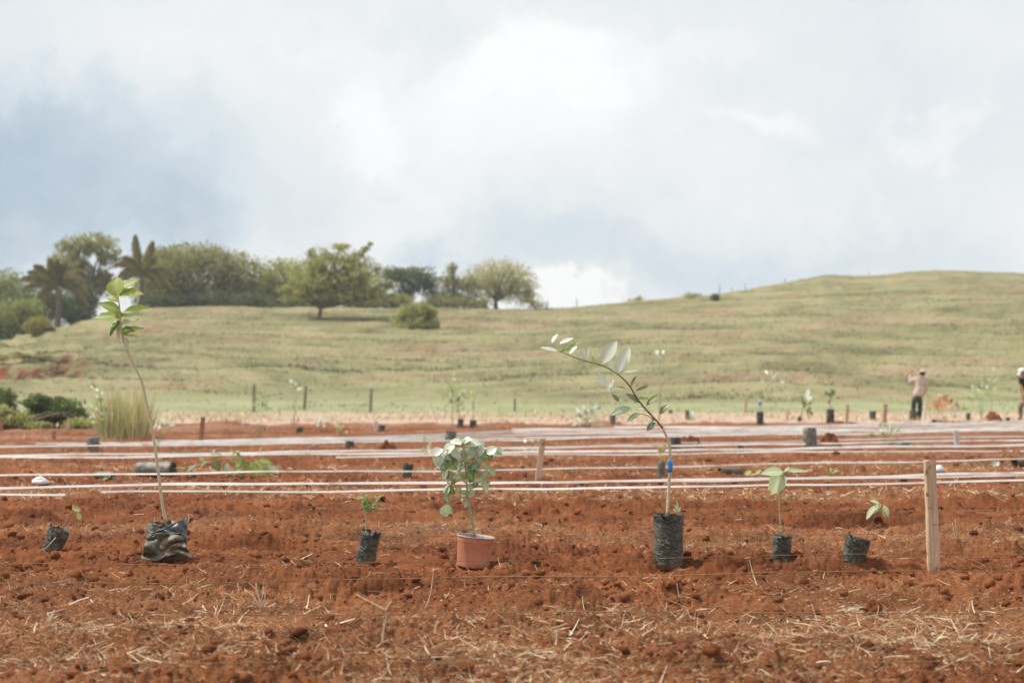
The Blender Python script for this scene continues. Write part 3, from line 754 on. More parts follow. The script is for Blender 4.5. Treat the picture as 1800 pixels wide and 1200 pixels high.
# folded flap of the small bag
# 2 crumpled big bag and the tall sapling
r2, Y, s = bagged('bagged_sapling', 'tall thin lime-leaved sapling in a wide crumpled grey bag', (291, 981), (295, 918), 70, 64, GB, 8, M_BAG, crumple=0.10, fringe=0.07)
def drape(root, outline, Y, m, name, seed, depth=0.03, amp=0.018):
    """a crumpled sheet of plastic hanging in front: grid between top line and bottom line (pixel pairs)"""
    rr = random.Random(seed); nx, ny = 60, 40; V = []; F = []
    (tl, tr, br, bl) = outline
    for j in range(ny + 1):
        v = j / ny
        for i in range(nx + 1):
            u = i / nx
            x = (tl[0] * (1 - u) + tr[0] * u) * (1 - v) + (bl[0] * (1 - u) + br[0] * u) * v
            y = (tl[1] * (1 - u) + tr[1] * u) * (1 - v) + (bl[1] * (1 - u) + br[1] * u) * v
            y += 6.0 * float(gn(u * 3.1, v * 1.2 + seed, 1)) * (0.4 + 0.6 * v)
            a = abs(float(gn(u * 2.0 + seed + v * 1.2, v * 1.9 - u * 1.3, 2))) * 2.4 + 0.55 * abs(float(gn(u * 4.2 + seed - v * 1.6, v * 3.4 + u * 1.7, 3)))
            bulge = math.sin(PI * u) * 0.5 + 0.5
            V.append(at(x, y, Y - depth * bulge * (0.5 + v * 0.9) - amp * a * 1.6))
    for j in range(ny):
        for i in range(nx):
            a = j * (nx + 1) + i; F.append((a, a + 1, a + nx + 2, a + nx + 1))
    o = add_local(root, name, V, F, m)
    md = o.modifiers.new('thick', 'SOLIDIFY'); md.thickness = 0.003
    return o
drape(r2, ((260, 938), (318, 936), (337, 978), (248, 982)), Y - 0.09, M_BAG3, 'folded_skirt', 5, 0.045, 0.030)
drape(r2, ((264, 937), (330, 910), (327, 962), (262, 946)), Y - 0.085, M_BAG4, 'folded_rim', 9, 0.015, 0.010)
P2 = [(291, 915), (288, 900), (283, 870), (277, 820), (270, 770), (262, 730), (256, 700), (249, 670), (235, 640), (222, 612), (216, 595), (213, 570), (210, 540), (207, 518)]
stem(r2, pxs(P2, Y), 0.0105, 0.004, M_STEM, n=44)
leaves_px(r2, Y, s, [((208, 519), (238, 477), 24), ((207, 521), (199, 484), 26), ((209, 519), (248, 506), 17), ((209, 530), (186, 518), 12),
    ((211, 548), (175, 528), 15), ((211, 556), (162, 555), 15), ((212, 552), (261, 528), 15), ((213, 556), (256, 542), 13, L_PALE), ((212, 562), (178, 582), 14, L_PALE),
    ((213, 565), (184, 588), 14, L_MID), ((214, 570), (243, 556), 14, L_PALE), ((215, 572), (199, 604), 18, L_GLARE), ((215, 588), (248, 568), 14),
    ((216, 590), (256, 588), 9), ((217, 592), (226, 610), 8, L_GLARE), ((212, 560), (205, 545), 12), ((214, 580), (233, 575), 12, L_MID)], L_LIME, 2, 0.5, 0.25, 0.85, 0.10, 1.4)
# 3 small bag with feathery seedling
r3, Y, s = bagged('bagged_seedling', 'narrow black bag tilting right with a small feathery seedling', (641, 989), (653, 933), 33, 36, GB, 12, crumple=0.06, fringe=0.05)
stem(r3, pxs([(643, 935), (643, 915), (644, 900), (645, 888)], Y), 0.004, 0.002, M_STEMG, seg=6)
rr = random.Random(4)
lv = []
for (ax_, ay_, bx_, by_) in ((645, 900, 664, 873), (645, 896, 640, 872), (645, 903, 668, 888), (644, 899, 640, 884)):
    for i in range(7):
        f = (i + 1) / 7; cx, cy = ax_ + (bx_ - ax_) * f, ay_ + (by_ - ay_) * f
        for sgn in (-1, 1):
            lv.append(((cx, cy), (cx + sgn * 6 + rr.uniform(-1, 2), cy - 3 + rr.uniform(-3, 2)), 3.2))
    stem(r3, pxs([(ax_, ay_), ((ax_ + bx_) / 2, (ay_ + by_) / 2 + 1), (bx_, by_)], Y), 0.0022, 0.001, M_STEMG, 'twig', seg=4)
leaves_px(r3, Y, s, lv, L_MID, 5)
# 4 terracotta pot
g, s = sit(833, 999); Y = g.y; base = Vector((g.x, g.y, g.z - 0.008))
r4 = thing('potted_plant', 'leaning terracotta-coloured plastic pot holding a bushy grey-green plant', 'potted plant', base)
cb, ct = at(831, 996, Y), at(837, 941, Y)
ax = (ct - cb).normalized(); side = (Vector((1, 0, 0)) - ax * ax.x).normalized(); dep = side.cross(ax); dep = (dep + ax * 0).normalized()
def lathe(prof, cb, ax, side, dep, seg=56):
    V = []; F = []
    for (r, h) in prof:
        for k in range(seg):
            th = 2 * PI * k / seg; V.append(cb + ax * h + (side * math.cos(th) + dep * math.sin(th)) * r)
    for i in range(len(prof) - 1):
        for k in range(seg):
            k2 = (k + 1) % seg; F.append((i * seg + k, i * seg + k2, (i + 1) * seg + k2, (i + 1) * seg + k))
    return V, F
Hh = (ct - cb).length; rb, rt = 28 * s, 32.5 * s
V, F = lathe([(0.001, 0.004), (rb * 0.9, 0.0), (rb * 0.99, 0.003), (rb, 0.010), (rb + (rt - rb) * 0.78, Hh * 0.78), (rt * 0.985, Hh * 0.80), (rt, Hh * 0.815), (rt * 1.0, Hh * 0.955)], cb, ax, side, dep)
add_local(r4, 'pot_wall', V, F, M_TERRA)
V, F = lathe([(rt * 1.0, Hh * 0.955), (rt * 1.05, Hh * 0.96), (rt * 1.055, Hh * 0.985), (rt * 1.02, Hh), (rt * 0.97, Hh * 0.99), (rt * 0.94, Hh * 0.85)], cb, ax, side, dep)
add_local(r4, 'rim', V, F, M_RIM)
V, F = lathe([(rt * 0.955, Hh * 0.87), (rt * 0.7, Hh * 0.89), (rt * 0.3, Hh * 0.91), (0.001, Hh * 0.91)], cb, ax, side, dep)
add_local(r4, 'soil', V, F, M_POTSOIL)
stem(r4, pxs([(834, 945), (830, 915), (825, 890), (822, 870), (820, 845), (818, 820), (815, 795), (813, 775)], Y), 0.0085, 0.003, M_STEMG, n=26)
for pts in ([(823, 873), (805, 875), (790, 882), (779, 890)], [(819, 838), (806, 845), (795, 850), (788, 858)], [(817, 815), (832, 802), (850, 796), (880, 792)],
            [(820, 852), (838, 848), (855, 842), (862, 855)], [(815, 800), (800, 795), (785, 790), (772, 800)], [(814, 790), (828, 782), (845, 780)], [(816, 808), (800, 815), (785, 822)], [(818, 825), (832, 825), (842, 820)]):
    stem(r4, pxs([(a, b, random.Random(a * 7 + b).uniform(-.03, .03) if i else 0) for i, (a, b) in enumerate(pts)], Y), 0.004, 0.0018, M_STEMG, 'branch', seg=5)
SG, SI = L_SAGE, L_GLARE
leaves_px(r4, Y, s * 1.0, [((780, 888), (796, 902), 12, L_PALE), ((779, 889), (786, 908), 15, L_PALE), ((813, 778), (790, 776), 17, SI), ((800, 782), (776, 795), 19, SI), ((776, 788), (762, 800), 16, SI),
    ((774, 798), (766, 820), 17, SI), ((772, 805), (782, 825), 12, SG), ((785, 792), (803, 808), 19, SI), ((796, 788), (808, 806), 17, SI), ((784, 806), (780, 828), 14, L_MID),
    ((797, 796), (790, 815), 13, L_MID), ((813, 776), (830, 770), 13, SI), ((815, 780), (846, 776), 17, SI), ((840, 776), (852, 790), 16, SI), ((838, 790), (820, 806), 18, SI),
    ((848, 785), (834, 803), 16, SI), ((845, 798), (860, 802), 12, L_MID), ((855, 797), (873, 784), 14, SI), ((872, 793), (886, 790), 12, SG), ((868, 795), (884, 800), 12, SI),
    ((858, 798), (866, 808), 9, L_MID), ((838, 800), (850, 812), 12, SG), ((816, 812), (800, 826), 16, SG), ((814, 820), (796, 836), 15, SG), ((788, 826), (792, 844), 15, SG), ((786, 826), (778, 842), 12, SG),
    ((808, 832), (802, 842), 11, SI), ((822, 815), (838, 832), 16, SG), ((832, 818), (846, 826), 12, SG), ((822, 826), (832, 844), 15, L_MID), ((788, 852), (783, 870), 12, SI),
    ((790, 852), (796, 872), 13, L_MID), ((795, 850), (800, 838), 10, SG), ((838, 848), (852, 838), 12, SI), ((845, 846), (862, 866), 15, SG), ((840, 848), (828, 858), 11, L_MID),
    ((856, 850), (862, 843), 8, SG), ((820, 868), (808, 880), 10, SG), ((822, 872), (834, 866), 9, SG), ((823, 880), (815, 892), 9, SG), ((785, 856), (790, 878), 10, L_MID),
    ((783, 866), (788, 882), 9, SG), ((806, 782), (815, 768), 12, SG), ((826, 788), (836, 800), 12, SG), ((812, 796), (825, 815), 13, SG)], SG, 7, 0.35, 0.25, 0.85, 0.05, 1.25)
rr = random.Random(77); ex = []
for i in range(46):
    a = rr.uniform(0, 2 * PI); q_ = rr.uniform(0.3, 1.0); cx, cy = 822 + 52 * q_ * math.cos(a), 800 + 28 * q_ * math.sin(a) + 12 * abs(math.cos(a)) * q_
    ex.append(((cx, cy), (cx + rr.uniform(-12, 12), cy + rr.uniform(3, 15)), rr.uniform(9, 14), SI if cy < 800 and rr.random() < .8 else SG))
for i in range(14):
    cx, cy = rr.uniform(788, 860), rr.uniform(826, 866); ex.append(((cx, cy), (cx + rr.uniform(-9, 9), cy + rr.uniform(4, 12)), rr.uniform(7, 11), rr.choice([SG, L_MID, L_PALE])))
leaves_px(r4, Y, s, ex, SG, 70, 0.35, 0.25, 0.85, 0.05)
# 5 large bag with leaning citrus sapling
r5, Y, s = bagged('bagged_sapling', 'tallest black bag holding a bent leafy sapling with blue tape', (1175, 1003), (1175, 903), 51, 53, GB, 21, crumple=0.035, rows=60, seg=60, fringe=0.015)
P5 = [(1173, 905), (1175, 875), (1177, 835), (1178, 800), (1176, 778), (1165, 752), (1150, 735), (1130, 713), (1118, 697), (1108, 680), (1095, 665), (1075, 650), (1055, 641), (1035, 636), (1015, 630), (998, 623), (980, 616)]
stem(r5, pxs(P5[:6], Y), 0.0105, 0.0062, M_STEM, n=22)
stem(r5, pxs(P5[5:], Y), 0.0062, 0.002, M_STEMD, 'branch', n=40)
stem(r5, pxs([(1148, 737), (1138, 730), (1122, 726)], Y), 0.003, 0.002, M_STEMD, 'twig', seg=5)
V, F = tube(spline(pxs([(1177.5, 829), (1178, 818), (1177.5, 808)], Y), 6), [0.014, 0.0155, 0.014, 0.016, 0.0145, 0.0135], 12, 0.1, random.Random(3)); add_local(r5, 'blue_tape', V, F, M_BLUE)
leaves_px(r5, Y, s, [((982, 617), (949, 609), 10, SI), ((970, 603), (979, 585), 9, SI), ((983, 604), (1008, 591), 9, SI), ((997, 613), (1022, 597), 5, L_MID), ((1001, 622), (1014, 607), 10, SI),
    ((1030, 634), (1024, 611), 9, SI), ((1031, 634), (1035, 610), 6, SI), ((1055, 638), (1037, 611), 4, L_PALE), ((1056, 640), (1084, 597), 22, SI), ((1083, 656), (1107, 608), 22, SI), ((1084, 655), (1069, 628), 10, SI),
    ((1096, 654), (1130, 650), 7, L_PALE), ((1069, 682), (1051, 651), 14, SI), ((1071, 690), (1076, 665), 10, SI), ((1060, 672), (1043, 664), 4, SI), ((1108, 681), (1117, 659), 7, L_DARK), ((1105, 685), (1082, 676), 4, L_DARK), ((1117, 687), (1141, 677), 7, L_DARK),
    ((1126, 708), (1101, 690), 10, L_DARK), ((1088, 706), (1077, 692), 7, L_DARK), ((1122, 700), (1144, 699), 6, L_MID), ((1136, 713), (1160, 688), 11, L_DARK), ((1110, 717), (1072, 726), 17, SG),
    ((1125, 726), (1099, 739), 11, L_DARK), ((1126, 727), (1108, 737), 5, L_DARK), ((1160, 728), (1174, 709), 13, L_DARK), ((1152, 742), (1137, 757), 12, L_DARK), ((1150, 738), (1137, 748), 9, SG), ((1145, 735), (1160, 741), 6, L_PALE),
    ((1120, 716), (1140, 716), 6, SI), ((985, 618), (1003, 612), 6, L_MID), ((1045, 640), (1040, 625), 4, L_PALE), ((1109, 711), (1123, 703), 4, L_DARK)], SG, 9, 0.25, 0.25, 0.95)
# weed by the bag
w = thing('weed', 'tiny pale weed sprouting behind the right edge of the tallest bag', 'weed', hit(1190, 905))
Yw = w.location.y
for k, (tx, ty) in enumerate(((1187, 885), (1196, 890), (1191, 880), (1184, 893))):
    put_leaf(w, Vector(w.location), at(tx, ty, Yw), 0.018, L_PALE, None, seed=k)
# 6
r6, Y, s = bagged('bagged_seedling', 'slim dark bag with one big heart-shaped pale leaf, right of the tallest bag', (1373, 994), (1375, 941), 31, 34, GB, 33, crumple=0.05)
stem(r6, pxs([(1373, 945), (1371, 905), (1370, 880), (1374, 858), (1377, 838), (1378, 828)], Y), 0.0045, 0.003, M_STEMG, seg=7)
leaves_px(r6, Y, s, [((1378, 832), (1354, 868), 32, L_PALE), ((1377, 829), (1337, 828), 19, L_PALE), ((1380, 828), (1425, 824), 9, L_PALE), ((1378, 829), (1388, 820), 6, L_PALE)], L_PALE, 6, 0.25, 0.2, 0.75)
# 7
r7, Y, s = bagged('bagged_seedling', 'stubby tilted black bag with drooping pale leaves, left of the tall stake', (1495, 998), (1510, 945), 34, 44, GB, 41, crumple=0.07, fringe=0.05)
stem(r7, pxs([(1521, 950), (1530, 925), (1540, 905), (1546, 890)], Y), 0.003, 0.002, M_STEMD, seg=6)
stem(r7, pxs([(1546, 890), (1552, 886), (1556, 890)], Y), 0.002, 0.0015, M_STEMD, 'twig', seg=5)
leaves_px(r7, Y, s, [((1549, 886), (1530, 903), 14), ((1540, 888), (1519, 912), 12), ((1546, 884), (1529, 878), 8), ((1553, 887), (1562, 908), 10), ((1550, 892), (1556, 910), 7, L_YEL)], L_PALE, 8, 0.3, 0.2, 0.9)

# ------------------------------------------------------------------ stakes
def stake(label, top_px, bot_px, wpx, m, name='wooden_stake', group='wooden stakes in the field', thick=0.7, cat='stake', seed=0, jag=0.0):
    g, s = sit(*bot_px); Y = g.y
    b = Vector((g.x, Y, g.z - 0.06)); t = at(top_px[0], top_px[1], Y)
    o = thing(name, label, cat, Vector((g.x, Y, g.z)), group) if False else None
    w = wpx * s * 0.5; d = w * thick; rr = random.Random(seed)
    n = 14; V = []; F = []
    ax = (t - b); prof = [(-1, -.8), (-.85, -1), (.85, -1), (1, -.8), (1, .8), (.85, 1), (-.85, 1), (-1, .8)]
    for i in range(n + 1):
        f = i / n; c = b + ax * f; tw = 0.06 * math.sin(f * 3 + seed)
        k = 1 + rr.uniform(-.05, .05) - 0.08 * f
        for (a, e) in prof:
            x_, y_ = a * w * k, e * d * k
            V.append(c + Vector((x_ * math.cos(tw) - y_ * math.sin(tw), x_ * math.sin(tw) + y_ * math.cos(tw), rr.uniform(-1, 1) * jag * w * (i == n))))
    for i in range(n):
        for k in range(8): F.append((i * 8 + k, i * 8 + (k + 1) % 8, (i + 1) * 8 + (k + 1) % 8, (i + 1) * 8 + k))
    F.append(tuple(range(8))[::-1]); F.append(tuple(n * 8 + k for k in range(8)))
    org = Vector((g.x, Y, g.z))
    o = pymesh(name, [v - org for v in V], F, m, None, False); o.location = org
    return tag(o, label, cat, group)
stake('tall rough-sawn wooden stake with dark knots beside the nearest row', (1634, 808), (1642, 1003), 20, M_WOOD, seed=1, jag=0.25)
stake('leaning pale pinkish stake behind the potted plant, right of it', (954, 771), (945, 843), 11, M_WOOD, seed=2)
stake('leaning reddish-brown stake above the big lying bag on the left', (357, 733), (352, 783), 8, M_WOODR, seed=3)
stake('thin pale stake right of centre of the far bag row, below the white band start', (1490, 711), (1488, 748), 6, M_WOOD, seed=4)
stake('pale stake between the far black bag and the person in the pink shirt', (1556, 710), (1554, 746), 9, M_WOOD, seed=5)
stake('short pale stake left of the leftmost far bag with blue tape', (1311, 702), (1310, 725), 6, M_WOOD, seed=6)
stake('very short pale stake right of the far bag with blue tape', (1384, 718), (1383, 738), 5, M_WOOD, seed=7)
stake('small white stake rising out of the white tapes at right', (1680, 756), (1684, 786), 9, M_TAPE, seed=8)
stake('short pinkish stake at the left edge of the field', (1, 736), (1, 760), 7, M_WOODR, seed=9)
stake('short reddish stake in front of the dark bushes on the left', (95, 757), (95, 773), 6, M_WOODR, seed=10)
stake('pale stub of a stake below the dark green bush', (119, 742), (118, 756), 7, M_WOOD, seed=11)
stake('pale stake in the tall yellow grass clump', (183, 742), (183, 770), 7, M_WOOD, seed=12)
stake('tiny white stake near the dark bag behind the white tape, centre left', (661, 740), (660, 756), 6, M_TAPE, seed=13)
stake('thin whitish stake just right of the standing person legs', (1627, 712), (1625, 738), 4, M_TAPE, seed=14)
GP = 'weathered fence posts'
def post(label, t, b, w, seed): stake(label, t, b, w, M_WOODG, 'fence_post', GP, 1.0, 'fence post', seed)
post('grey-green fence post at the foot of the hill, the most distinct there', (653, 683), (651, 726), 5, 21)
post('mossy fence post at the foot of the hill between two others', (538, 678), (535, 719), 5, 22)
post('fence post beside a leafy shrub at the foot of the hill', (447, 675), (446, 724), 5, 23)
post('short fence post right of centre at the foot of the hill', (905, 700), (905, 722), 4, 24)
for k, (x_, yt, yb, lb) in enumerate(((962, 527, 542, 'tiny post on the skyline right of the pale round tree'), (1014, 524, 541, 'thin post on the low part of the skyline'), (1265, 500, 520, 'thin post on the skyline left of the small round bush'),
        (1287, 504, 516, 'shorter thin post on the skyline, middle of three'), (1310, 498, 512, 'thin post on the rising skyline, last before the hilltop'), (1380, 489, 501, 'tiny post low on the skyline at the start of the hilltop'),
        (1528, 478, 487, 'tiny post on the flat hilltop skyline'))):
    s_ = 140 / FPX; Dp = float(crest((x_ - 900) / FPX)[0]) - 1.0
    b = at(x_, yb, Dp); t_ = at(x_, yt, Dp); b.z = gz(b.x, b.y) - 0.1
    V, F = tube(spline([b, (b + t_) / 2, t_], 5), [0.045, 0.045, 0.04, 0.04, 0.035], 6)
    o = pymesh('fence_post', [v - b for v in V], F, M_WOODG); o.location = b; tag(o, lb, 'fence post', GP)

# ------------------------------------------------------------------ drip tapes and twines
def tape(label, pts, wpx, name='drip_tape', m=None, group='white drip tapes stretched across the field', lift=0.10, seed=0, cat='tape'):
    P = []
    for (px, py) in pts:
        r = ray(px, py); k = (lift - CAMH) / r.z; P.append(Vector((r.x * k, r.y * k, lift)))
    # carry on past both ends in the same direction where they leave the picture
    if pts[0][0] <= 0: P.insert(0, P[0] + (P[0] - P[1]).normalized() * 4)
    if pts[-1][0] >= 1800: P.append(P[-1] + (P[-1] - P[-2]).normalized() * 5)
    n = max(30, int((P[-1] - P[0]).length / 0.25)); Q = []
    tot = [0]
    for a, b in zip(P, P[1:]): tot.append(tot[-1] + (b - a).length)
    for i in range(n + 1):
        d = tot[-1] * i / n
        k = max(j for j in range(len(P) - 1) if tot[j] <= d + 1e-9); f = (d - tot[k]) / max(1e-6, tot[k + 1] - tot[k])
        Q.append(P[k].lerp(P[k + 1], min(1, f)))
    xs = np.array([q_.x for q_ in Q]); ys = np.array([q_.y for q_ in Q])
    V = []; F = []; t = 0.002
    for i, c in enumerate(Q):
        s = c.y / FPX; w = wpx * s * 0.42 * (1 + 0.25 * float(gn(c.x * 0.9, seed * 3.1, 80)))
        c = c + Vector((0, 0.05 * float(gn(c.x * 0.3, seed * 1.3, 83)), w * 0.2 + 0.022 * float(gn(c.x * 0.45, seed * 1.7, 81)) + 0.006 * float(gn(c.x * 1.6, seed * 1.1, 84))))
        tl = 0.75 + 0.25 * float(gn(c.x * 0.35, seed * 2.3, 82))
        u = Vector((0, math.sin(tl), math.cos(tl))) * (w / math.cos(tl)); nn = Vector((0, -math.cos(tl), math.sin(tl))) * t
        for a, e in ((1, 1), (-1, 1), (-1, -1), (1, -1)): V.append(c + u * a + nn * e)
    for i in range(len(Q) - 1):
        for k in range(4): F.append((i * 4 + k, i * 4 + (k + 1) % 4, (i + 1) * 4 + (k + 1) % 4, (i + 1) * 4 + k))
    F.append((0, 1, 2, 3)); l = (len(Q) - 1) * 4; F.append((l + 3, l + 2, l + 1, l))
    org = Q[0].copy()
    o = pymesh(name, [v - org for v in V], F, m or M_TAPE, None, False); o.location = org
    return tag(o, label, cat, group)
tape('nearest white tape on the left, its short end stopping left of the gap', [(0, 869.5), (60, 869), (113, 868)], 3.2, seed=1)
tape('nearest long white tape, lowest in the picture, passing behind the tall stake', [(175, 868), (400, 865.5), (850, 860), (1300, 853), (1800, 844)], 3.2, seed=2)
tape('broad white tape second from the front, running the full width behind the tall stake', [(0, 857), (180, 856), (365, 853), (600, 850), (850, 848), (1300, 840.5), (1800, 832)], 4.4, seed=4)
tape('thin white tape hugging the broad second tape on the right half', [(1000, 848), (1300, 844.5), (1800, 836)], 2.6, seed=5)
tape('thin white tape third from the front, passing the lying bags', [(0, 834), (250, 833), (500, 830), (850, 825), (1300, 817), (1800, 808)], 2.8, seed=6)
tape('white tape crossing just under the leaning pink stake top', [(590, 803), (900, 800), (1300, 796), (1800, 790)], 2.4, seed=7)
tape('white tape of the middle group, starting at the left edge', [(0, 804), (400, 800), (900, 795), (1300, 790), (1800, 782)], 4.2, seed=8)
tape('white tape topmost of the middle group', [(0, 800), (400, 796), (900, 788), (1300, 782), (1800, 773)], 3.2, seed=9)
tape('thin white tape above the middle group on the right half', [(860, 789), (1300, 777), (1800, 766)], 2.0, seed=10)
far = [((0, 787), (600, 777), (900, 772), (1300, 764.5), (1800, 757), 3.0, 'lowest'), ((0, 784), (600, 774.5), (900, 769), (1300, 762), (1800, 753.8), 2.6, 'second lowest'),
       ((60, 781), (600, 772), (900, 765), (1300, 759.5), (1800, 750.3), 2.6, 'third lowest'), ((100, 779), (600, 770.5), (900, 761.5), (1300, 757), (1800, 747.2), 2.4, 'fourth lowest'),
       ((270, 774), (600, 768.5), (900, 758), (1300, 754.5), (1800, 744.4), 2.2, 'fifth lowest'), ((900, 754), (1000, 754), (1100, 753), (1300, 752), (1800, 743), 2.6, 'sixth lowest'),
       ((1080, 750), (1150, 750), (1200, 750), (1300, 749.5), (1800, 741), 2.2, 'topmost')]
for k, a in enumerate(far):
    tape('%s tape of the farthest white bundle that reads as one pale band' % a[6], list(a[:5]), a[5], seed=40 + k, lift=0.12)
GT = 'thin twines strung low over the nearest soil'
for k, (pts, w_, lb) in enumerate((([(0, 1021), (600, 1020), (1200, 1012), (1800, 1006)], 0.7, 'thin twine running along the feet of the nearest bags'),
        ([(0, 1082), (600, 1083), (1200, 1079), (1800, 1077)], 0.8, 'thin twine over the strip of straw in the foreground'),
        ([(0, 1161), (600, 1162), (1200, 1160), (1800, 1156)], 0.9, 'thin twine nearest to the camera, close to the bottom edge'),
        ([(0, 988), (600, 989), (1200, 983), (1800, 974)], 0.5, 'thin twine crossing the lower part of the terracotta pot'),
        ([(560, 911), (1000, 909), (1400, 905), (1800, 899)], 0.4, 'faint twine over the dark soil behind the pot'),
        ([(600, 942), (1100, 940), (1500, 938), (1800, 935)], 0.4, 'faint twine running behind the big bag and the tall stake'))):
    tape(lb, pts, w_, 'twine', M_STRING, GT, 0.075, 60 + k, 'twine')

# ------------------------------------------------------------------ middle and far bags, plants
GM = 'grow bags set out in the rows behind'
def mid(label, b, t, w, seed, m=None, plant=None, mat=None, name='grow_bag', cat='plant bag', tapeb=None, **kw):
    r_, Y, s = bagged(name, label, b, t, w * 0.95, w, GM, seed, mat or M_BAG, rows=12, seg=18, crumple=kw.get('crumple', 0.07), cat=cat)
    return r_, Y, s
def rand_leaves(root, Y, s, n, box, lw, m, seed, droop=0.3, stemfrom=None, up=True):
    """leaves scattered along a few twigs inside a pixel box"""
    rr = random.Random(seed); x0, y0, x1, y1 = box
    sx, sy = stemfrom if stemfrom else ((x0 + x1) / 2, y1)
    for i in range(n):
        cx = x0 + (x1 - x0) * rr.betavariate(1.6, 1.6); cy = y0 + (y1 - y0) * rr.random()
        a = math.atan2(cy - sy, cx - sx) + rr.uniform(-1.0, 1.0); l = lw[0] * rr.uniform(0.7, 1.25)
        mm = m[rr.randrange(len(m))] if isinstance(m, list) else m
        b = at(cx, cy, Y + rr.uniform(-.12, .12)); t = at(cx + math.cos(a) * l, cy + math.sin(a) * l, Y + rr.uniform(-.12, .12))
        put_leaf(root, b, t, lw[1] * s * rr.uniform(.7, 1.2), mm, Vector((rr.uniform(-.6, .6), -0.7, rr.uniform(.1, 1))), 1.0, 0.25, droop, 0, seed * 50 + i)
        if i % 3 == 0:
            stem(root, [at(sx, sy, Y), at((sx + cx) / 2 + rr.uniform(-2, 2), (sy + cy) / 2 - 1, Y), b], 0.004, 0.002, M_STEMG, 'twig', n=5, seg=4)
mid('dark bag standing behind the thick white tapes, left part', (163, 796), (164, 768), 22, 51, mat=M_BAG2)
r_, Y, s = mid('small leaning dark bag with tufty top between the tapes, left of the potted plant', (713, 838), (719, 815), 18, 52)
r_, Y, s = mid('little squat black bag between two white tapes, centre left', (614, 788), (615, 775), 15, 53)
mid('greyish tilted bag sticking up behind the potted plant', (790, 782), (793, 757), 20, 54, mat=M_BAG2)
mid('small black bag at the far edge of the red soil, left of the white stake', (526, 765), (527, 750), 12, 55)
mid('tiny dark bag right of the tiny white stake', (671, 758), (672, 747), 11, 56)
r_, Y, s = mid('tiny dark bag under a leafy far seedling, left one of a pair', (809, 751), (810, 736), 11, 57, name='bagged_seedling')
rand_leaves(r_, Y, s, 26, (780, 684, 822, 716), (9, 5), [L_MID, L_SAGE, L_LIME], 58, stemfrom=(806, 724))
stem(r_, pxs([(809, 737), (806, 715), (803, 690)], Y), 0.012, 0.006, M_STEM, seg=5)
r_, Y, s = mid('tiny black bag, right one of a pair near the field edge', (831, 751), (832, 738), 12, 59, name='bagged_seedling')
stem(r_, pxs([(832, 740), (833, 715), (834, 690)], Y), 0.012, 0.006, M_STEM, seg=5)
rand_leaves(r_, Y, s, 8, (824, 686, 842, 715), (8, 4), [L_LIME, L_SAGE], 60, stemfrom=(833, 720))
r_, Y, s = mid('dark bag half hidden behind the sapling stem, left of its blue tape', (1162, 840), (1163, 811), 15, 61, mat=M_BAG2, name='bagged_seedling')
stem(r_, pxs([(1163, 812), (1160, 802), (1164, 795)], Y), 0.008, 0.004, M_STEM, seg=5)
leaves_px(r_, Y, s, [((1163, 796), (1171, 780), 7), ((1163, 798), (1157, 786), 6), ((1164, 800), (1170, 808), 5)], L_YEL, 62)
mid('square-topped dark bag right of the bent sapling, against the red mound', (1187, 791), (1187, 768), 20, 63)
mid('small black bag standing alone between the tapes, right of the red mound', (1301, 797), (1302, 783), 11, 64)
r_, Y, s = mid('large grey-green bag left of a dug mound, right half', (1425, 789), (1423, 752), 24, 65, mat=M_BAG2)
mid('black bag in the far row left of the pale stakes', (1534, 738), (1534, 722), 12, 66)
r_, Y, s = mid('far dark bag with blue tape above it, carrying a pale leaning sapling', (1336, 747), (1336, 723), 13, 67, name='bagged_sapling')
stem(r_, pxs([(1336, 724), (1336, 705), (1342, 688), (1358, 672), (1380, 660)], Y), 0.02, 0.008, M_STEM, seg=5)
rand_leaves(r_, Y, s, 22, (1336, 656, 1382, 692), (10, 5), [L_GLARE, L_PALE, L_SAGE], 68, stemfrom=(1338, 700))
V, F = tube(pxs([(1336, 711), (1336, 706)], Y), [0.05, 0.05], 8); add_local(r_, 'blue_tape', V, F, M_BLUE)
leaves_px(r_, Y, s, [((1336, 696), (1346, 688), 6), ((1337, 694), (1330, 688), 6)], L_DARK, 69)
r_, Y, s = mid('far dark ragged-topped bag with a small dark-leaved sapling', (1459, 742), (1460, 719), 14, 70, name='bagged_sapling', crumple=0.12)
stem(r_, pxs([(1460, 720), (1458, 705), (1461, 685)], Y), 0.015, 0.008, M_STEM, seg=5)
rand_leaves(r_, Y, s, 16, (1450, 664, 1474, 704), (9, 5), [L_SAGE, L_MID, L_DARK], 71, stemfrom=(1459, 706))
leaves_px(r_, Y, s, [((1459, 697), (1453, 688), 7), ((1461, 695), (1469, 685), 7), ((1460, 700), (1456, 710), 6)], L_DARK, 72)
r_, Y, s = mid('tiny black bag with a branchy sapling in front of the far row', (1405, 741), (1406, 732), 7, 73, name='bagged_sapling')
stem(r_, pxs([(1407, 733), (1412, 715), (1417, 700)], Y), 0.015, 0.008, M_STEMD, seg=5)
stem(r_, pxs([(1421, 735), (1416, 718), (1407, 704)], Y), 0.015, 0.006, M_STEMD, 'branch', seg=5)
leaves_px(r_, Y, s, [((1418, 705), (1420, 682), 9, SI), ((1419, 706), (1427, 695), 7, SI), ((1416, 712), (1409, 702), 6), ((1420, 714), (1428, 706), 6, L_DARK), ((1420, 726), (1425, 714), 7, L_DARK), ((1413, 716), (1418, 706), 6, L_MID), ((1424, 722), (1428, 730), 6, L_DARK), ((1404, 706), (1401, 695), 5, L_MID)], L_MID, 74)
mid('tiny bluish-black bag in the stubble, right of the pink-shirted person', (1702, 738), (1702, 726), 8, 75)
mid('tiny squat dark bag touching the upper edge of the white band', (1642, 744), (1642, 737), 8, 76)
mid('tiny dark bag near the stooping person at the right edge', (1771, 740), (1772, 733), 8, 77)
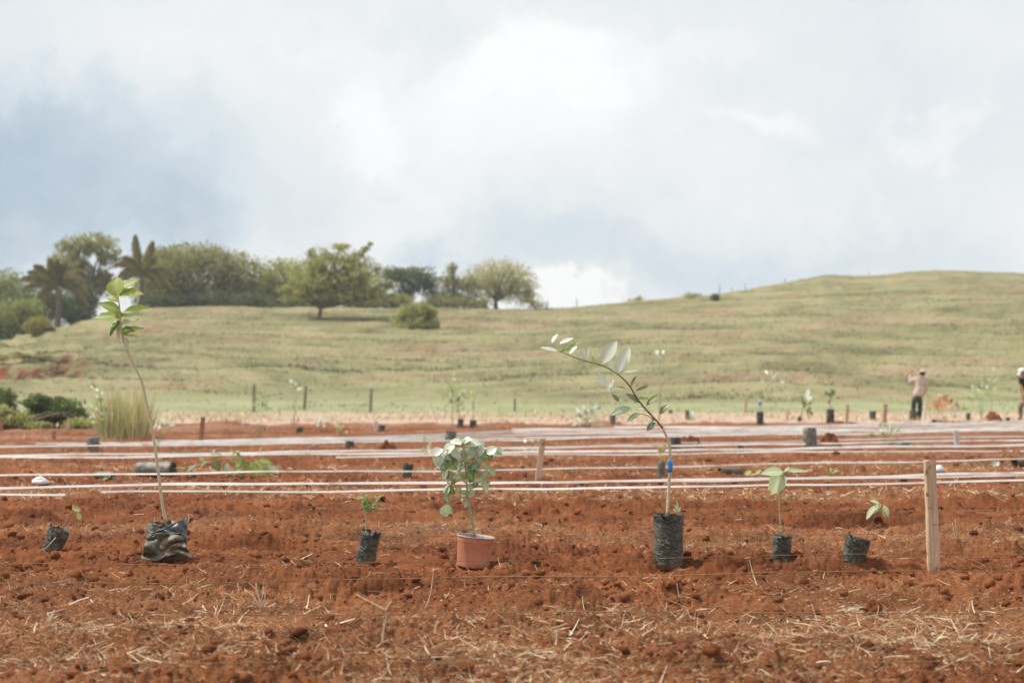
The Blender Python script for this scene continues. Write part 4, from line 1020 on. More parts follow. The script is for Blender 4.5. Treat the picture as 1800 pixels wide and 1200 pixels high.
r_, Y, s = mid('faint grey bag behind the bent sapling, with bushy silvery plant to its left', (1077, 744), (1077, 728), 11, 78, mat=M_BAG2)
r_, Y, s = mid('tiny dark bag peeping right of the bent sapling stem at the field edge', (1178, 727), (1178, 720), 7, 79)
r_, Y, s = mid('far dark bag with white flower-like leaves', (1208, 738), (1208, 721), 7, 80, name='bagged_seedling')
leaves_px(r_, Y, s, [((1212, 742), (1217, 720), 9, SI), ((1214, 740), (1224, 727), 7, SI), ((1212, 738), (1207, 724), 6, L_PALE), ((1216, 748), (1222, 738), 7, L_YEL)], SI, 81)

# lying bags
def lying(label, a, b, w, seed, mat, name='lying_grow_bag', m_open=True):
    """a bag on its side: a is its closed end, b its open end (pixel centres), w the thickness"""
    g, s = sit((a[0] + b[0]) / 2, (a[1] + b[1]) / 2 + w / 2); Y = g.y
    A, B = at(a[0], a[1], Y + 0.05), at(b[0], b[1], Y - 0.06)
    A.z = gz(A.x, A.y) + w * s * 0.46; B.z = gz(B.x, B.y) + w * s * 0.48
    root = thing(name, label, 'plant bag', Vector((g.x, g.y, g.z)), 'grow bags lying on their sides')
    ax = (B - A); H = ax.length; ax.normalize(); side = Vector((0, 0, 1)); side = (side - ax * side.dot(ax)).normalized(); dep = side.cross(ax)
    V = []; F = []; rows, seg = 20, 24; off = seed * 1.7
    for i in range(rows + 1):
        t = i / rows; ww = w * s * 0.5 * (1 - 0.25 * max(0, (0.08 - t) / 0.08)) * (1 + 0.05 * math.sin(t * 6 + seed))
        for k in range(seg):
            th = 2 * PI * k / seg; ca, sa = math.cos(th), math.sin(th)
            d = 1 + 0.07 * float(gn(ca * 1.8 + off, sa * 1.8 + t * 6, 9)) + 0.03 * float(gn(ca * 4 + off, sa * 4 + t * 13, 10))
            e = (0.06 * H * float(gn(ca * 2 + off, sa * 2, 8))) if i == rows else 0
            V.append(A + ax * (H * t + e) + side * ca * ww * d + dep * sa * ww * d)
    for i in range(rows):
        for k in range(seg): F.append((i * seg + k, i * seg + (k + 1) % seg, (i + 1) * seg + (k + 1) % seg, (i + 1) * seg + k))
    F.append(tuple(range(seg))[::-1]); n0 = len(V)
    for k in range(seg):
        c = V[rows * seg + k]; V.append(B + (c - B) * 0.93 - ax * H * 0.22)
    for k in range(seg): F.append((rows * seg + k, rows * seg + (k + 1) % seg, n0 + (k + 1) % seg, n0 + k))
    add_local(root, 'bag', V, F, mat)
    ww = w * s * 0.45
    S = [B - ax * H * 0.2 + side * math.cos(2 * PI * k / 16) * ww + dep * math.sin(2 * PI * k / 16) * ww for k in range(16)]
    add_local(root, 'soil', S, [tuple(range(16))], M_POTSOIL, False)
    return root, Y, s
r_, Y, s = lying('big grow bag on its side, leafy plant spilling out to the right', (240, 825), (305, 822), 27, 3, M_BAG2, 'lying_bagged_plant')
stem(r_, pxs([(303, 824), (330, 822), (370, 812), (400, 805), (440, 812)], Y - 0.05), 0.010, 0.005, M_STEMG, seg=6)
rr = random.Random(12)
big = [((330, 826), (345, 815), 6), ((352, 822), (362, 808), 6), ((376, 806), (384, 828), 15, L_DARK), ((392, 800), (370, 795), 7), ((395, 812), (402, 832), 12, L_MID), ((400, 812), (396, 836), 9, SI),
       ((408, 800), (418, 790), 8, L_MID), ((412, 792), (430, 808), 8, L_MID), ((425, 806), (432, 822), 10, L_MID), ((425, 818), (405, 834), 12, L_MID), ((430, 826), (420, 838), 12, L_MID), ((440, 812), (452, 836), 18, L_LIME),
       ((448, 808), (470, 836), 22, L_LIME), ((455, 808), (480, 812), 12, L_LIME), ((468, 814), (484, 830), 11, L_PALE), ((480, 818), (490, 832), 10, SI), ((460, 822), (476, 838), 12, L_MID), ((440, 818), (424, 834), 12, L_MID),
       ((360, 812), (350, 800), 7), ((372, 800), (376, 788), 6), ((345, 822), (336, 834), 6), ((425, 808), (412, 822), 10, L_LIME), ((402, 806), (420, 812), 8, L_LIME)]
leaves_px(r_, Y - 0.06, s, big, SG, 13, 0.5, 0.25)
r_, Y, s = lying('smaller grey bag lying on its side left of the big lying one', (167, 837), (199, 835), 14, 5, M_BAG2, 'lying_bagged_seedling')
stem(r_, pxs([(198, 838), (210, 842), (214, 846)], Y - .1), 0.004, 0.003, M_STEMG, seg=5)
leaves_px(r_, Y - .12, s, [((165, 852), (182, 842), 6), ((180, 850), (160, 852), 6), ((188, 850), (215, 843), 7), ((176, 846), (190, 838), 6), ((200, 846), (213, 852), 6)], L_LIME, 14)
r_, Y, s = lying('black bag lying on its side right of the bent sapling with yellowing leaves beside it', (1304, 829), (1264, 831), 15, 7, M_BAG, 'lying_bagged_seedling')
stem(r_, pxs([(1300, 834), (1318, 836), (1338, 832)], Y), 0.006, 0.003, M_STEM, seg=5)
leaves_px(r_, Y, s, [((1308, 834), (1320, 826), 8), ((1316, 836), (1330, 830), 7), ((1326, 834), (1338, 824), 7), ((1330, 836), (1343, 832), 6), ((1310, 838), (1318, 832), 6)], L_YEL, 15)
r_, Y, s = lying('dark bag lying on its side cut by the right edge of the picture', (1822, 814), (1784, 814), 17, 9, M_BAG, 'lying_bagged_seedling')
stem(r_, pxs([(1786, 818), (1765, 822), (1735, 824), (1700, 826)], Y), 0.006, 0.003, M_STEMG, seg=5)
leaves_px(r_, Y, s, [((1735, 826), (1722, 810), 9, L_MID), ((1740, 826), (1756, 810), 12, SI), ((1745, 824), (1762, 822), 7, L_YEL), ((1722, 828), (1712, 812), 10, L_LIME), ((1712, 826), (1694, 810), 9, L_PALE), ((1704, 826), (1692, 822), 8, SI), ((1718, 828), (1740, 826), 8, L_MID)], L_LIME, 16)

# loose plants without a visible bag
def plant(label, base, box, n, lw, m, seed, name='seedling', cat='seedling', st=M_STEMG, r=0.006, group='young plants in the field'):
    g, s = sit(*base); root = thing(name, label, cat, Vector((g.x, g.y, g.z)), group)
    cx, cy = (box[0] + box[2]) / 2, (box[1] + box[3]) / 2
    b0 = Vector((g.x, g.y, g.z - 0.02))
    stem(root, [b0, (b0 + at(cx, cy, g.y)) / 2 + Vector((0.01, 0, 0)), at(cx, cy, g.y)], r, r * 0.5, st, seg=5)
    rand_leaves(root, g.y, s, n, box, lw, m, seed, stemfrom=(base[0], base[1] - 2))
    return root
plant('green and yellow leafy plant hiding the white band, right of the large grey bag', (1556, 779), (1536, 748, 1580, 774), 22, (10, 5), [L_MID, L_PALE, SI, L_LIME], 101)
plant('bushy silvery plant at the field edge left of the bent sapling', (1036, 751), (1014, 716, 1056, 746), 30, (10, 7), [SI, L_SAGE, SI], 102)
plant('pale-leaved seedling right behind the tall sapling stem, at the white band', (270, 800), (262, 742, 302, 757), 10, (12, 6), [SI, L_PALE], 103)
plant('faint pale two-leaved shoot against the hill right of the bent sapling', (1158, 748), (1150, 622, 1168, 632), 4, (10, 8), [SI], 104, r=0.01)
plant('thin pale-tipped sapling at the foot of the hill between two fence posts', (517, 752), (508, 670, 524, 690), 6, (8, 6), [L_PALE, SI], 105, r=0.01)
plant('pale green sapling top near the hill foot above the potted plant', (795, 752), (786, 656, 802, 672), 4, (10, 5), [L_PALE], 106, r=0.01)
plant('small green seedling at the field edge, left of the small black bag', (460, 764), (452, 742, 466, 760), 7, (7, 5), [L_MID, L_DARK], 107)
plant('pale green tuft of leaves on the red soil, centre left', (600, 764), (590, 750, 612, 762), 9, (8, 5), [SI, L_PALE], 108)
plant('small silvery seedling above the white band, centre left', (565, 760), (555, 740, 572, 754), 7, (8, 6), [SI, L_SAGE], 109)
plant('tiny green seedling below the pale foot of the hill', (880, 738), (874, 716, 886, 732), 6, (7, 5), [L_LIME, L_MID], 110)
plant('slim green seedling right of the tiny one, at field edge', (848, 742), (842, 724, 852, 736), 5, (6, 4), [L_LIME], 111)
plant('white bag-like leafy sprig left of the potted plant behind the tapes', (752, 806), (742, 776, 766, 800), 8, (10, 6), [SI, L_PALE], 112)
plant('faint seedling among white tapes below the leaning pink stake', (935, 803), (924, 772, 948, 800), 8, (9, 5), [L_PALE, SI], 113)
plant('leafy sprig right of the pink-shirted person, yellow-green', (1680, 735), (1668, 700, 1700, 725), 10, (8, 5), [L_LIME, L_PALE], 114)
plant('pale-leaved sapling cluster left of the stooping person', (1725, 736), (1700, 672, 1748, 706), 26, (11, 4), [L_PALE, L_LIME, L_SAGE], 115, r=0.014)
plant('single pale leaf on a thin shoot above the stubble at right', (1742, 736), (1740, 652, 1746, 664), 2, (11, 6), [SI], 116, r=0.008)
plant('small yellow-green shoot beside the pale rounded head, right of the standing person', (1637, 737), (1630, 712, 1644, 728), 6, (7, 5), [L_YEL, L_LIME], 117)
plant('low leaves on red soil left of the leafy lying plant', (322, 838), (312, 824, 340, 836), 7, (9, 5), [L_SAGE, L_MID], 118)
plant('lime leaf sticking out over the tape right of the slim bag', (1462, 838), (1446, 829, 1468, 834), 3, (10, 5), [L_LIME], 119)

# small loose objects
def blob(name, label, cat, base_px, wpx, hpx, m, seed, flat=None, mat_rough=0.15, group=None, depth=0.8, sub=3):
    g, s = sit(*base_px); bm = clod_mesh(1.0, seed, 1.0, sub, mat_rough)
    for v in bm.verts: v.co = Vector((v.co.x * wpx * s * 0.5, v.co.y * wpx * s * 0.5 * depth, max(v.co.z, -0.3) * hpx * s * 0.75))
    me = bpy.data.meshes.new(name); bm.to_mesh(me); bm.free()
    for p in me.polygons: p.use_smooth = True
    me.materials.append(m); o = bpy.data.objects.new(name, me); link(o); o.location = Vector((g.x, g.y, g.z + 0.2 * hpx * s))
    return tag(o, label, cat, group)
GC = 'mounds and clods of red soil'
def mound(label, base_px, wpx, hpx, m, seed, straw=0):
    g, s = sit(base_px[0], base_px[1] - 2); nr, na = 22, 72; F = []
    rx, ry, H = wpx * s * 0.62, wpx * s * 0.5, hpx * s
    q, th = np.meshgrid(np.linspace(0, 1, nr + 1), np.arange(na) * 2 * PI / na, indexing='ij'); q = q.ravel(); th = th.ravel()
    x = np.cos(th) * q; y = np.sin(th) * q; e = 1 + 0.25 * gn(np.cos(th) * 1.5 + seed, np.sin(th) * 1.5, 6)
    X = g.x + x * rx * e; Y_ = g.y + y * ry * e + ry * 0.5
    f = (1 - q * q) ** 0.8 * (0.75 + 0.75 * fbm(x * 1.5 + seed * 3.3, y * 1.5, 3, 8))
    f = f + 0.30 * np.abs(gn(x * 4 + seed, y * 4, 9)) * (1 - q) ** 0.5 + 0.14 * np.abs(gn(x * 11 + seed, y * 11, 10)) * (1 - q) ** 0.5
    V = np.stack([X, Y_, terrain_z(X, Y_, False) - 0.06 * q + H * np.clip(f, 0, 1.25) * 0.9], 1)
    for j in range(nr):
        for k in range(na): k2 = (k + 1) % na; F.append((j * na + k, j * na + k2, (j + 1) * na + k2, (j + 1) * na + k))
    V = V - np.array(g[:])
    o = npmesh('soil_mound', V, np.array(F), m); o.location = g
    return tag(o, label, 'mound', GC)
M_DRYM = simple('dry_mound_earth', [(0.35, (0.27, 0.12, 0.06)), (0.5, (0.40, 0.24, 0.14)), (0.65, (0.48, 0.37, 0.24))], 3, 0.95, 0.1, 1.0, 0.05)
mound('dark red mound of dug soil right of the square-topped bag', (1216, 791), 46, 20, M_CLOD, 1)
mound('dug red mound to the right of the large grey-green bag', (1457, 789), 44, 24, M_CLOD, 2)
mound('red mound with grass on top behind the white band, beside the standing person', (1664, 722), 62, 22, M_DRYM, 3)
mound('small dark red heap left of the stooping person', (1748, 741), 32, 14, M_CLOD, 4)
mound('small conical red heap among the tapes, centre left', (680, 794), 30, 16, M_CLOD, 5)
mound('low reddish heap between the tapes left of the tall stake', (1515, 834), 30, 14, M_CLOD, 6)
blob('soil_clod', 'dark crumbly clod alone on the soil in the left foreground', 'clod', (281, 1066), 30, 22, M_POTSOIL, 7, mat_rough=0.5, group=GC, sub=4)
blob('soil_clod', 'small dark clod right of the tall stake', 'clod', (1682, 894), 14, 12, M_CLOD, 8, mat_rough=0.4, group=GC)
blob('soil_clod', 'round red clod at the end of the dry husk, right foreground', 'clod', (1538, 1078), 28, 24, M_CLOD, 9, mat_rough=0.35, group=GC, sub=4)
blob('soil_clod', 'dark lump put in as the small shadow at the foot of the stubby tilted bag', 'clod', (1472, 992), 14, 9, M_POTSOIL, 10, mat_rough=0.4, group=GC)  # added dark lump stands in for the shadow left of the bag
blob('white_scrap', 'crumpled white scrap on the red soil at left between the tapes', 'litter', (71, 850), 28, 11, M_WHITE, 11, mat_rough=0.4)
blob('white_cup', 'round white cup behind the tall stake', 'cup', (1651, 833), 17, 12, M_WHITE, 12, mat_rough=0.05)
blob('green_tray', 'low dark green plastic dish under the leafy plant', 'dish', (1587, 785), 26, 9, M_GREENP, 13, mat_rough=0.1)
blob('soil_clod', 'grey lump poking from the red mound right of the square-topped bag', 'clod', (1222, 792), 12, 12, M_BAG2, 14, mat_rough=0.2, group=GC)
# distinctive dry pieces of maize
def husk(label, pts_list, base, seed, r=0.004, name='dry_stalk'):
    g, s = sit(*base); root = thing(name, label, 'dry stalk', Vector((g.x, g.y, g.z)), 'single dry stalks on the soil')
    for k, pts in enumerate(pts_list):
        P = pxs(pts, g.y)
        if k == 0: P[0].z = g.z - 0.01
        stem(root, P, r, r * 0.5, M_STRAWP, 'stalk' if k == 0 else 'branch', seg=6)
M_STRAWP = simple('bleached_straw', [(0.3, (0.46, 0.33, 0.2)), (0.7, (0.72, 0.60, 0.44))], 60, 0.7, 0.3, 0.3, 0.002)
husk('forked bleached stalk standing upright, left of centre foreground', [[(672, 1142), (674, 1110), (679, 1085), (678, 1072), (688, 1056)], [(678, 1072), (655, 1060), (626, 1044)]], (672, 1140), 1, 0.0045)
husk('spiky tuft of dry stubble in the left foreground', [[(457, 1078), (459, 1058), (463, 1040)], [(458, 1068), (446, 1048), (431, 1036)], [(459, 1062), (452, 1040), (450, 1024)], [(459, 1066), (466, 1050), (462, 1030)]], (457, 1078), 2, 0.005)
husk('leaning bleached maize stem right of the picture foreground', [[(1700, 1130), (1692, 1110), (1682, 1086)], [(1700, 1130), (1712, 1120), (1718, 1112)]], (1700, 1132), 3, 0.005)
husk('short curved dry stem near the feet of the tall stake', [[(1197, 1062 + 0), (1192, 1040), (1190, 1025)]], (1197, 1062), 4, 0.003)
husk('Y-shaped dry stalk left of the big lying straw strip', [[(86, 1110), (87, 1090), (84, 1078)], [(87, 1092), (92, 1082), (96, 1072)]], (86, 1110), 5, 0.008)
husk('white curved sliver of husk standing near the bottom edge', [[(518, 1172), (514, 1160), (516, 1148), (522, 1148)]], (518, 1172), 6, 0.005)
husk('thin double upright stubble right of the tall stake', [[(1681, 955), (1680, 930), (1679, 912)], [(1681, 950), (1677, 935), (1674, 918)]], (1681, 957), 7, 0.004)
husk('long dry stalk bent over behind the forked one', [[(745, 1070), (755, 1050), (760, 1020), (762, 998)]], (745, 1072), 8, 0.003)
g, s = sit(1500, 1075); root = thing('maize_husk', 'pale dry maize husk lying in front of the tall stake', 'husk', Vector((g.x, g.y, g.z)))
for k, (a, b, w_) in enumerate((((1470, 1076), (1526, 1064), 7), ((1474, 1072), (1524, 1062), 5), ((1480, 1078), (1528, 1070), 6), ((1472, 1078), (1478, 1094), 4), ((1468, 1074), (1500, 1066), 4))):
    put_leaf(root, at(*a, g.y - .02 * k), at(*b, g.y), w_ * s, M_STRAWP, None, 0.8, 0.7, 0.2, 0.1, k, 'husk_blade')

# ------------------------------------------------------------------ people
def skin_mesh(name, J, E, rootj, m, parent, sub=2):
    """J: name -> (pos, (rx, ry)); E: joint pairs; grown into one smooth surface"""
    me = bpy.data.meshes.new(name); names = list(J); ix = {k: i for i, k in enumerate(names)}
    me.from_pydata([J[k][0] for k in names], [(ix[a], ix[b]) for a, b in E], []); me.update()
    o = bpy.data.objects.new(name, me); COL.objects.link(o)
    md = o.modifiers.new('skin', 'SKIN'); md.use_smooth_shade = True; md.branch_smoothing = 0.6
    if not me.skin_vertices: 
        bpy.context.view_layer.objects.active = o
    sv_ = me.skin_vertices[0].data
    for k in names:
        r = J[k][1]; r = (r, r) if not hasattr(r, '__len__') else r
        sv_[ix[k]].radius = r; sv_[ix[k]].use_root = (k == rootj)
    s2 = o.modifiers.new('sub', 'SUBSURF'); s2.levels = sub; s2.render_levels = sub
    dg = bpy.context.evaluated_depsgraph_get(); ev = o.evaluated_get(dg)
    nm = bpy.data.meshes.new_from_object(ev); 
    for p in nm.polygons: p.use_smooth = True
    nm.materials.clear(); nm.materials.append(m)
    bpy.data.objects.remove(o); n = bpy.data.objects.new(name, nm); link(n, parent)
    return n
def V3(*a): return Vector(a)
def fingers(J, E, wrist, direction, palmn, pre, s=1.0):
    d = direction.normalized(); side = d.cross(palmn).normalized()
    J[pre + 'palm'] = (wrist + d * 0.06 * s, (0.022, 0.034)); E.append((pre + 'wrist', pre + 'palm'))
    for i, (o_, L) in enumerate(((-0.032, 0.062), (-0.011, 0.072), (0.011, 0.068), (0.031, 0.052))):
        b = wrist + d * 0.095 * s + side * o_; m_ = b + d * L * 0.5 + palmn * 0.008; t = b + d * L * 0.85 + palmn * 0.03
        for q_, p_, r in (('a', b, 0.010), ('b', m_, 0.009), ('c', t, 0.0075)): J[pre + 'f%d' % i + q_] = (p_, r)
        E += [(pre + 'palm', pre + 'f%da' % i), (pre + 'f%da' % i, pre + 'f%db' % i), (pre + 'f%db' % i, pre + 'f%dc' % i)]
    b = wrist + d * 0.04 - side * 0.04; t = b + d * 0.045 - side * 0.02 + palmn * 0.02
    J[pre + 'ta'] = (b, 0.011); J[pre + 'tb'] = (t, 0.009); E += [(pre + 'palm', pre + 'ta'), (pre + 'ta', pre + 'tb')]
def ellipsoid(name, c, r, m, parent, rot=None, fn=None, seg=24):
    bm = bmesh.new(); bmesh.ops.create_uvsphere(bm, u_segments=seg, v_segments=seg // 2 + 2, radius=1)
    for v in bm.verts:
        p = v.co.copy()
        if fn: p = fn(p)
        v.co = Vector((p.x * r[0], p.y * r[1], p.z * r[2]))
    if rot: bm.transform(rot)
    bm.transform(Matrix.Translation(c))
    me = bpy.data.meshes.new(name); bm.to_mesh(me); bm.free()
    for p in me.polygons: p.use_smooth = True
    me.materials.append(m); o = bpy.data.objects.new(name, me); return link(o, parent)
def head_parts(J, E, root, c, up, fwd, neckj):
    """head joined to the neck inside the body's surface, face features shaped on it"""
    J['headl'] = (c - up * 0.055 + fwd * 0.012, (0.060, 0.066)); J['headm'] = (c + up * 0.01, (0.074, 0.088)); J['headt'] = (c + up * 0.075 - fwd * 0.005, (0.058, 0.070))
    J['nose'] = (c - up * 0.02 + fwd * 0.098, 0.013); J['chin'] = (c - up * 0.09 + fwd * 0.055, 0.024)
    E += [(neckj, 'headl'), ('headl', 'headm'), ('headm', 'headt'), ('headm', 'nose'), ('headl', 'chin')]
def person1():
    g = hit(1612, 737); Y = g.y; S = Y / FPX
    root = thing('person', 'person in washed pink shirt and dark trousers seen from behind, one hand raised', 'person', Vector((g.x, g.y, g.z)))
    k = (737 - 652) * S / 1.66       # his height in the picture sets his size
    def q_(px, py, dy=0.0): v = at(px, py, Y + dy) - Vector(root.location); return v
    J = {}; E = []
    J['pelvis'] = (q_(1612, 699), (0.11, 0.09)); J['waist'] = (q_(1613, 689), (0.12, 0.09)); J['chest'] = (q_(1616, 672), (0.165, 0.12)); J['upper'] = (q_(1615, 664), (0.14, 0.10)); J['neck'] = (q_(1619, 660, .04), 0.06)
    E += [('pelvis', 'waist'), ('waist', 'chest'), ('chest', 'upper'), ('upper', 'neck')]
    fwd = Vector((0.35, 0.85, -0.3)).normalized(); up = Vector((0.15, 0.25, 0.95)).normalized()
    head_parts(J, E, root, q_(1621.5, 656.5, .09), up, fwd, 'neck')
    for sd_, hx in (('l', 1607), ('r', 1618)):
        fx = 1605 if sd_ == 'l' else 1616.5
        J[sd_ + 'hip'] = (q_(hx, 700), 0.095); J[sd_ + 'knee'] = (q_((hx + fx) / 2, 717, 0.05), 0.062); J[sd_ + 'ank'] = (q_(fx, 732.5, -0.02), 0.042)
        J[sd_ + 'heel'] = (q_(fx, 735, -0.04), 0.035); J[sd_ + 'toe'] = (q_(fx, 736, 0.16), (0.04, 0.025))
        E += [('pelvis', sd_ + 'hip'), (sd_ + 'hip', sd_ + 'knee'), (sd_ + 'knee', sd_ + 'ank'), (sd_ + 'ank', sd_ + 'heel'), (sd_ + 'heel', sd_ + 'toe')]
    arms = {'l': ((1607, 665), (1598.5, 672, 0.05), (1602, 655, 0.12)), 'r': ((1625, 667), (1629, 683, 0.05), (1623, 693, 0.22))}
    for sd_, (a, b, c) in arms.items():
        J[sd_ + 'sho'] = (q_(*a), 0.062); J[sd_ + 'elb'] = (q_(*b), 0.045); J[sd_ + 'wrist'] = (q_(*c), 0.03)
        E += [('upper', sd_ + 'sho'), (sd_ + 'sho', sd_ + 'elb'), (sd_ + 'elb', sd_ + 'wrist')]
        d = J[sd_ + 'wrist'][0] - J[sd_ + 'elb'][0]; fingers(J, E, J[sd_ + 'wrist'][0], d, Vector((0.3, 0.9, 0.1)).normalized(), sd_)
    skin_mesh('body', J, E, 'pelvis', M_SKIN, root)
    # shirt
    T = {}; TE = []
    T['hem'] = (q_(1612, 697.5), (0.19, 0.155)); T['waist'] = (q_(1612.5, 690), (0.20, 0.15)); T['chest'] = (q_(1616, 673), (0.225, 0.16)); T['upper'] = (q_(1616, 665), (0.195, 0.14)); T['neck'] = (q_(1618, 661, .03), 0.075)
    TE += [('hem', 'waist'), ('waist', 'chest'), ('chest', 'upper'), ('upper', 'neck')]
    for sd_, (a, b, c) in arms.items():
        T[sd_ + 's'] = (q_(*a), 0.09); T[sd_ + 'e'] = (q_(*b), 0.068); w_ = q_(*b).lerp(q_(*c), 0.86 if sd_ == 'r' else 0.80); T[sd_ + 'w'] = (w_, 0.052)
        TE += [('upper', sd_ + 's'), (sd_ + 's', sd_ + 'e'), (sd_ + 'e', sd_ + 'w')]
    skin_mesh('shirt', T, TE, 'chest', M_SHIRT, root)
    U = {'p': (q_(1612, 693), (0.168, 0.132)), 'p2': (q_(1612, 699), (0.16, 0.13))}; UE = []
    UE.append(('p', 'p2'))
    for sd_, hx in (('l', 1606.5), ('r', 1618)):
        fx = 1605 if sd_ == 'l' else 1616.5
        U[sd_ + 'h'] = (q_(hx, 703), 0.105); U[sd_ + 'k'] = (q_((hx + fx) / 2, 717, 0.04), 0.082); U[sd_ + 'c'] = (q_(fx, 733.5), 0.085)
        UE += [('p2', sd_ + 'h'), (sd_ + 'h', sd_ + 'k'), (sd_ + 'k', sd_ + 'c')]
    skin_mesh('trousers', U, UE, 'p', M_TROUSER, root)
    for fx in (1605, 1616.5):
        B = {'a': (q_(fx, 731.5, -0.02), 0.058), 'b': (q_(fx, 735.2, -0.04), (0.05, 0.045)), 'c': (q_(fx, 736, 0.18), (0.05, 0.035))}
        skin_mesh('boot', B, [('a', 'b'), ('b', 'c')], 'b', M_BOOT, root)
    hc = q_(1621.5, 656.5, .09)
    rot = Vector((0, 0, 1)).rotation_difference(up).to_matrix().to_4x4()
    ellipsoid('hair', hc + up * 0.0 - fwd * 0.03, (0.094, 0.10, 0.095), M_HAIR, root, rot, lambda p: Vector((p.x, p.y, max(p.z, -0.75))))
    ellipsoid('cap', hc + up * 0.045, (0.108, 0.122, 0.10), M_CAP, root, rot, lambda p: Vector((p.x, p.y, max(p.z, -0.1))))
    bm = Vector(hc + up * 0.04 + fwd * 0.13)
    ellipsoid('cap_brim', bm, (0.085, 0.085, 0.012), M_CAP, root, rot)
    for sd_ in (-1, 1):
        e_ = hc + up * 0.012 + fwd * 0.082 + up.cross(fwd) * 0.03 * sd_; ellipsoid('eye', e_, (0.012, 0.012, 0.010), M_WHITE, root, seg=10)
        e_ = hc - up * 0.01 + up.cross(fwd) * 0.086 * sd_; ellipsoid('ear', e_, (0.014, 0.02, 0.032), M_SKIN, root, seg=12)
    return root, Y
root1, Yp = person1()
# the tool he holds: a hoe whose handle runs down to the soil on his right
def hoe():
    a, b = at(1625.5, 688, Yp + 0.30), hit(1633, 735); b = Vector((b.x, Yp + 0.5, gz(b.x, Yp + 0.5) + 0.02))
    o = thing('hoe', 'thin hoe in the lowered hand of the person in the pink shirt', 'hoe', b)
    V, F = tube([a, (a + b) / 2, b], [0.010, 0.010, 0.011], 7); add_local(o, 'handle', V, F, M_WOODR)
    V, F = tube([b + V3(-.09, 0, .02), b, b + V3(.09, 0, .0)], [0.02, 0.028, 0.018], 4); add_local(o, 'blade', V, F, M_BOOT, False)
hoe()
mid('dark green bag standing by the left foot of the person in the pink shirt', (1604, 738), (1606, 722), 14, 90)
g, s = sit(1632, 720)
o = thing('rounded_pale_plant', 'pale minty leaf head beside the person in the pink shirt', 'seedling', g, 'young plants in the field')
for k in range(7):
    a = k / 7 * PI; put_leaf(o, at(1631, 706, g.y), at(1631 + 6 * math.cos(a), 706 - 5 * math.sin(a), g.y), 7 * s, L_PALE, None, seed=k)
stem(o, [g, (g + at(1631, 706, g.y)) / 2, at(1631, 706, g.y)], 0.012, 0.008, M_STEMG)

